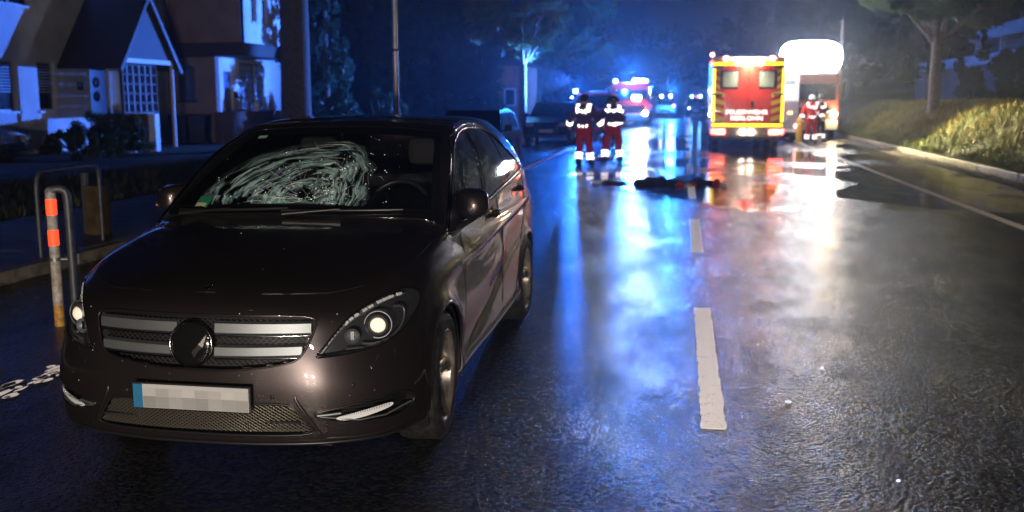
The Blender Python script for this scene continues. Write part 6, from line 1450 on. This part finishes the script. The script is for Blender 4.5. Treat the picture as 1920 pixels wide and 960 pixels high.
# facing away from us (towards +y): rz = pi
person('firefighter in navy jacket and dark red trousers standing left with arms slightly out', (-2.42, 24.7, 0), PI - .12,
       pose(elbow_l=(.34, .02, 1.20), wrist_l=(.40, -.10, 1.03), hand_l=(.41, -.15, .96), elbow_r=(-.33, .0, 1.18), wrist_r=(-.44, -.06, 1.03), hand_r=(-.48, -.10, .97), knee_l=(.12, -.05, .50), ankle_l=(.12, .06, .10), heel_l=(.12, .11, .05), toe_l=(.14, -.12, .04), ankle_r=(-.17, -.06, .10), heel_r=(-.17, -.01, .05), toe_r=(-.20, -.24, .04)), M_NAVY, M_WINE, helmet=None)
person('second firefighter with dark helmet leaning forward near the glaring headlight', (-1.78, 26.0, 0), PI + .25,
       pose(waist=(0, -.03, 1.10), chest=(-.02, -.09, 1.31), neck=(-.03, -.16, 1.46), head0=(-.03, -.21, 1.52), head1=(-.03, -.25, 1.60), crown=(-.03, -.27, 1.67), shoulder_l=(.17, -.08, 1.40), shoulder_r=(-.21, -.10, 1.38), elbow_l=(.30, -.18, 1.20), wrist_l=(.26, -.38, 1.06), hand_l=(.23, -.45, 1.02), elbow_r=(-.31, -.20, 1.16), wrist_r=(-.22, -.40, 1.06), hand_r=(-.18, -.47, 1.03), knee_l=(.19, -.05, .50), ankle_l=(.22, .03, .10), heel_l=(.22, .08, .05), toe_l=(.27, -.15, .04), knee_r=(-.17, -.06, .50), ankle_r=(-.20, -.03, .10), heel_r=(-.20, .02, .05), toe_r=(-.24, -.2, .04)), M_NAVY, M_WINE, helmet=M_HELMD)
person('paramedic in bright red suit and white helmet standing beside the fire truck', (4.80, 38.9, 0), .05,
       pose(elbow_l=(.31, .0, 1.18), wrist_l=(.37, -.12, .99), hand_l=(.38, -.18, .93), elbow_r=(-.32, .02, 1.18), wrist_r=(-.36, -.06, .96), hand_r=(-.36, -.1, .88)), M_REDJ, M_REDJ, helmet=M_HELMW)
person('helper in dark uniform half lost in the headlight glare of the fire truck', (5.26, 40.0, 0), .5,
       pose(elbow_l=(.32, -.05, 1.2), wrist_l=(.25, -.26, 1.12), hand_l=(.2, -.33, 1.1), elbow_r=(-.32, -.05, 1.2), wrist_r=(-.2, -.25, 1.12), hand_r=(-.15, -.32, 1.1)), M_DARKJ, M_DARKJ, helmet=M_HELMD)
gc = thing('gas_bottle', 'yellow cylinder standing beside the red-clad paramedic', 'cylinder', (4.42, 39.3, 0)); MB().lathe([(0, 0), (.12, 0), (.125, .04), (.125, .85), (.09, .95), (.04, 1.0), (.0, 1.0)], n=20).build('bottle', P('yellow_paint', (.6, .38, .03), .4), gc); MB().cyl(.025, 1.0, 1.08, n=10).build('valve', M_SATIN, gc)
rb_ = thing('rescue_bag', 'pale case with reflective edges carried beside the helper', 'bag', (5.12, 39.5, .0)); MB().box(-.16, .16, -.1, .1, .0, .36, ch=.03).build('case', P('pale_case', (.45, .40, .34), .6), rb_); MB().box(-.165, .165, -.105, .105, .30, .335).build('edge_tape', M_TAPE, rb_); MB().tube([(-.08, 0, .35), (-.06, 0, .42), (.06, 0, .42), (.08, 0, .35)], .012, 6).build('handle', M_BLACK, rb_)

# ================================================================== what lies on the road
def cloth(name, label, cat, loc, L, W, H, mat, seed, rz=0, amp=1., parts=()):
    r_ = np.random.default_rng(seed); nu_, nv_ = 46, 26; ph = r_.uniform(0, 6, 12); V_ = []; F_ = []
    for i in range(nu_):
        for j in range(nv_):
            u, v = i / (nu_ - 1) * 2 - 1, j / (nv_ - 1) * 2 - 1; edge = max(0, 1 - abs(u) ** 3) * max(0, 1 - abs(v) ** 3)
            wob = 1 + .12 * math.sin(5 * u + ph[0]) + .10 * math.sin(9 * v + ph[1])
            z = H * edge ** .35 * (.55 + .25 * math.sin(4.2 * u + ph[2]) * amp + .18 * math.sin(9 * u + 3 * v + ph[3]) + .14 * math.sin(14 * u - 6 * v + ph[4]) + .10 * math.sin(11 * v + ph[5]))
            V_.append((u * L / 2 * (1 - .18 * abs(v) ** 2 * math.sin(3 * u + ph[6])), v * W / 2 * wob, max(.004, z) if edge > 0 else .003))
    F_ = [(i * nv_ + j, (i + 1) * nv_ + j, (i + 1) * nv_ + j + 1, i * nv_ + j + 1) for i in range(nu_ - 1) for j in range(nv_ - 1)]
    o = mesh(name, V_, F_, mat, None, True); o.location = loc; o.rotation_euler = (0, 0, rz); return tag(o, label, cat)
cloth('clothing_heap', 'long dark heap of cut clothing lying across the lane', 'clothing', (-.44, 19.75, .003), 1.0, .74, .11, P('dark_cloth', (.012, .012, .02), .8, bump=(30, .6, .01)), 3)
cloth('clothing_heap', 'smaller dark bundle of clothing on the lane dash', 'clothing', (.40, 19.85, .003), .5, .5, .12, P('dark_cloth', (.012, .012, .02), .8, bump=(30, .6, .01)), 5)
cloth('dark_blanket', 'dark rumpled blanket edge rising in the middle of the clothing heap', 'blanket', (-.52, 19.95, .02), .38, .35, .13, P('dark_blanket', (.015, .015, .03), .8, bump=(30, .6, .01)), 11, .35, 1.4)
cloth('red_cloth', 'crumpled red cloth under the right end of the dark clothing', 'cloth', (.10, 19.45, .003), .42, .20, .08, P('red_cloth', (.45, .02, .02), .6), 7)
cloth('dark_jacket', 'small flat dark jacket left of the clothing heap', 'clothing', (-1.32, 19.7, .003), .5, .3, .06, P('dark_cloth2', (.03, .028, .035), .8), 9)
M_PALE = P('crumpled_wrapper', (.55, .55, .58), .4)
for i, (x_, y_, lbl, mt) in enumerate(((-1.66, 19.6, 'pale crumpled wrapper at the left end of the debris', M_PALE), (-1.12, 19.7, 'tan paper scrap left of the clothing heap', P('tan_paper', (.4, .28, .2), .6)), (.72, 20.4, 'small bluish-white bag right of the dark bundle', M_PALE), (.80, 19.3, 'bright white bandage pack nearest the ambulance reflection', M_PALE), (.15, 19.15, 'yellow-white scrap in front of the dark bundle', P('yellowish_scrap', (.5, .45, .3), .5)))):
    cloth('wrapper', lbl, 'wrapper', (x_, y_, .004), .20, .11, .07, mt, 30 + i, i * .7)
cloth('red_bag', 'red medical pouch lying right of the dark bundle', 'bag', (.68, 19.5, .003), .16, .30, .13, P('red_pouch', (.55, .02, .02), .5), 15)
hz = tag(MB().tube(catmull([(-2.95, 36, .035), (-2.55, 33, .035), (-2.35, 30.2, .035), (-2.1, 28.8, .035), (-2.05, 27.8, .035), (-2.3, 27.2, .035)], 10), .05, 10, flat=.7).build('fire_hose', P('red_hose', (.65, .06, .03), .6)), 'red-orange fire hose lying between the two firefighters', 'hose')
for i, (x_, y_, lbl) in enumerate(((.62, 5.45, 'largest white chip on the asphalt right of the nearest dash'), (.55, 6.75, 'tiny white chip beside the upper end of the nearest dash'), (.98, 4.35, 'small white chip near the bottom of the picture'), (.9, 6.2, 'small white chip farther right on the asphalt'))):
    n = 7; s_ = .017 if i == 0 else .008
    tag(MB().prism([(x_ + s_ * math.cos(2 * PI * k / n) * random.uniform(.7, 1.3), y_ + .8 * s_ * math.sin(2 * PI * k / n) * random.uniform(.7, 1.3)) for k in range(n)], .003, .009, 'z').build('glass_chip', P('white_chip', (.8, .8, .82), .3)), lbl, 'chip', 'white chips on the asphalt')
# ================================================================== haze added to give the lamps a glow
hm = bpy.data.materials.new('glow_haze'); hm.use_nodes = True; hn = hm.node_tree; hn.nodes.clear(); pv_ = hn.nodes.new('ShaderNodeVolumePrincipled'); pv_.inputs['Density'].default_value = .0019; pv_.inputs['Color'].default_value = (.80, .86, .95, 1); pv_.inputs['Anisotropy'].default_value = .75
ho = hn.nodes.new('ShaderNodeOutputMaterial'); hn.links.new(pv_.outputs[0], ho.inputs['Volume'])
hz_ = MB().box(-165, 165, -9, 335, -1.5, 19).build('haze', hm); tag(hz_, kind='stuff')
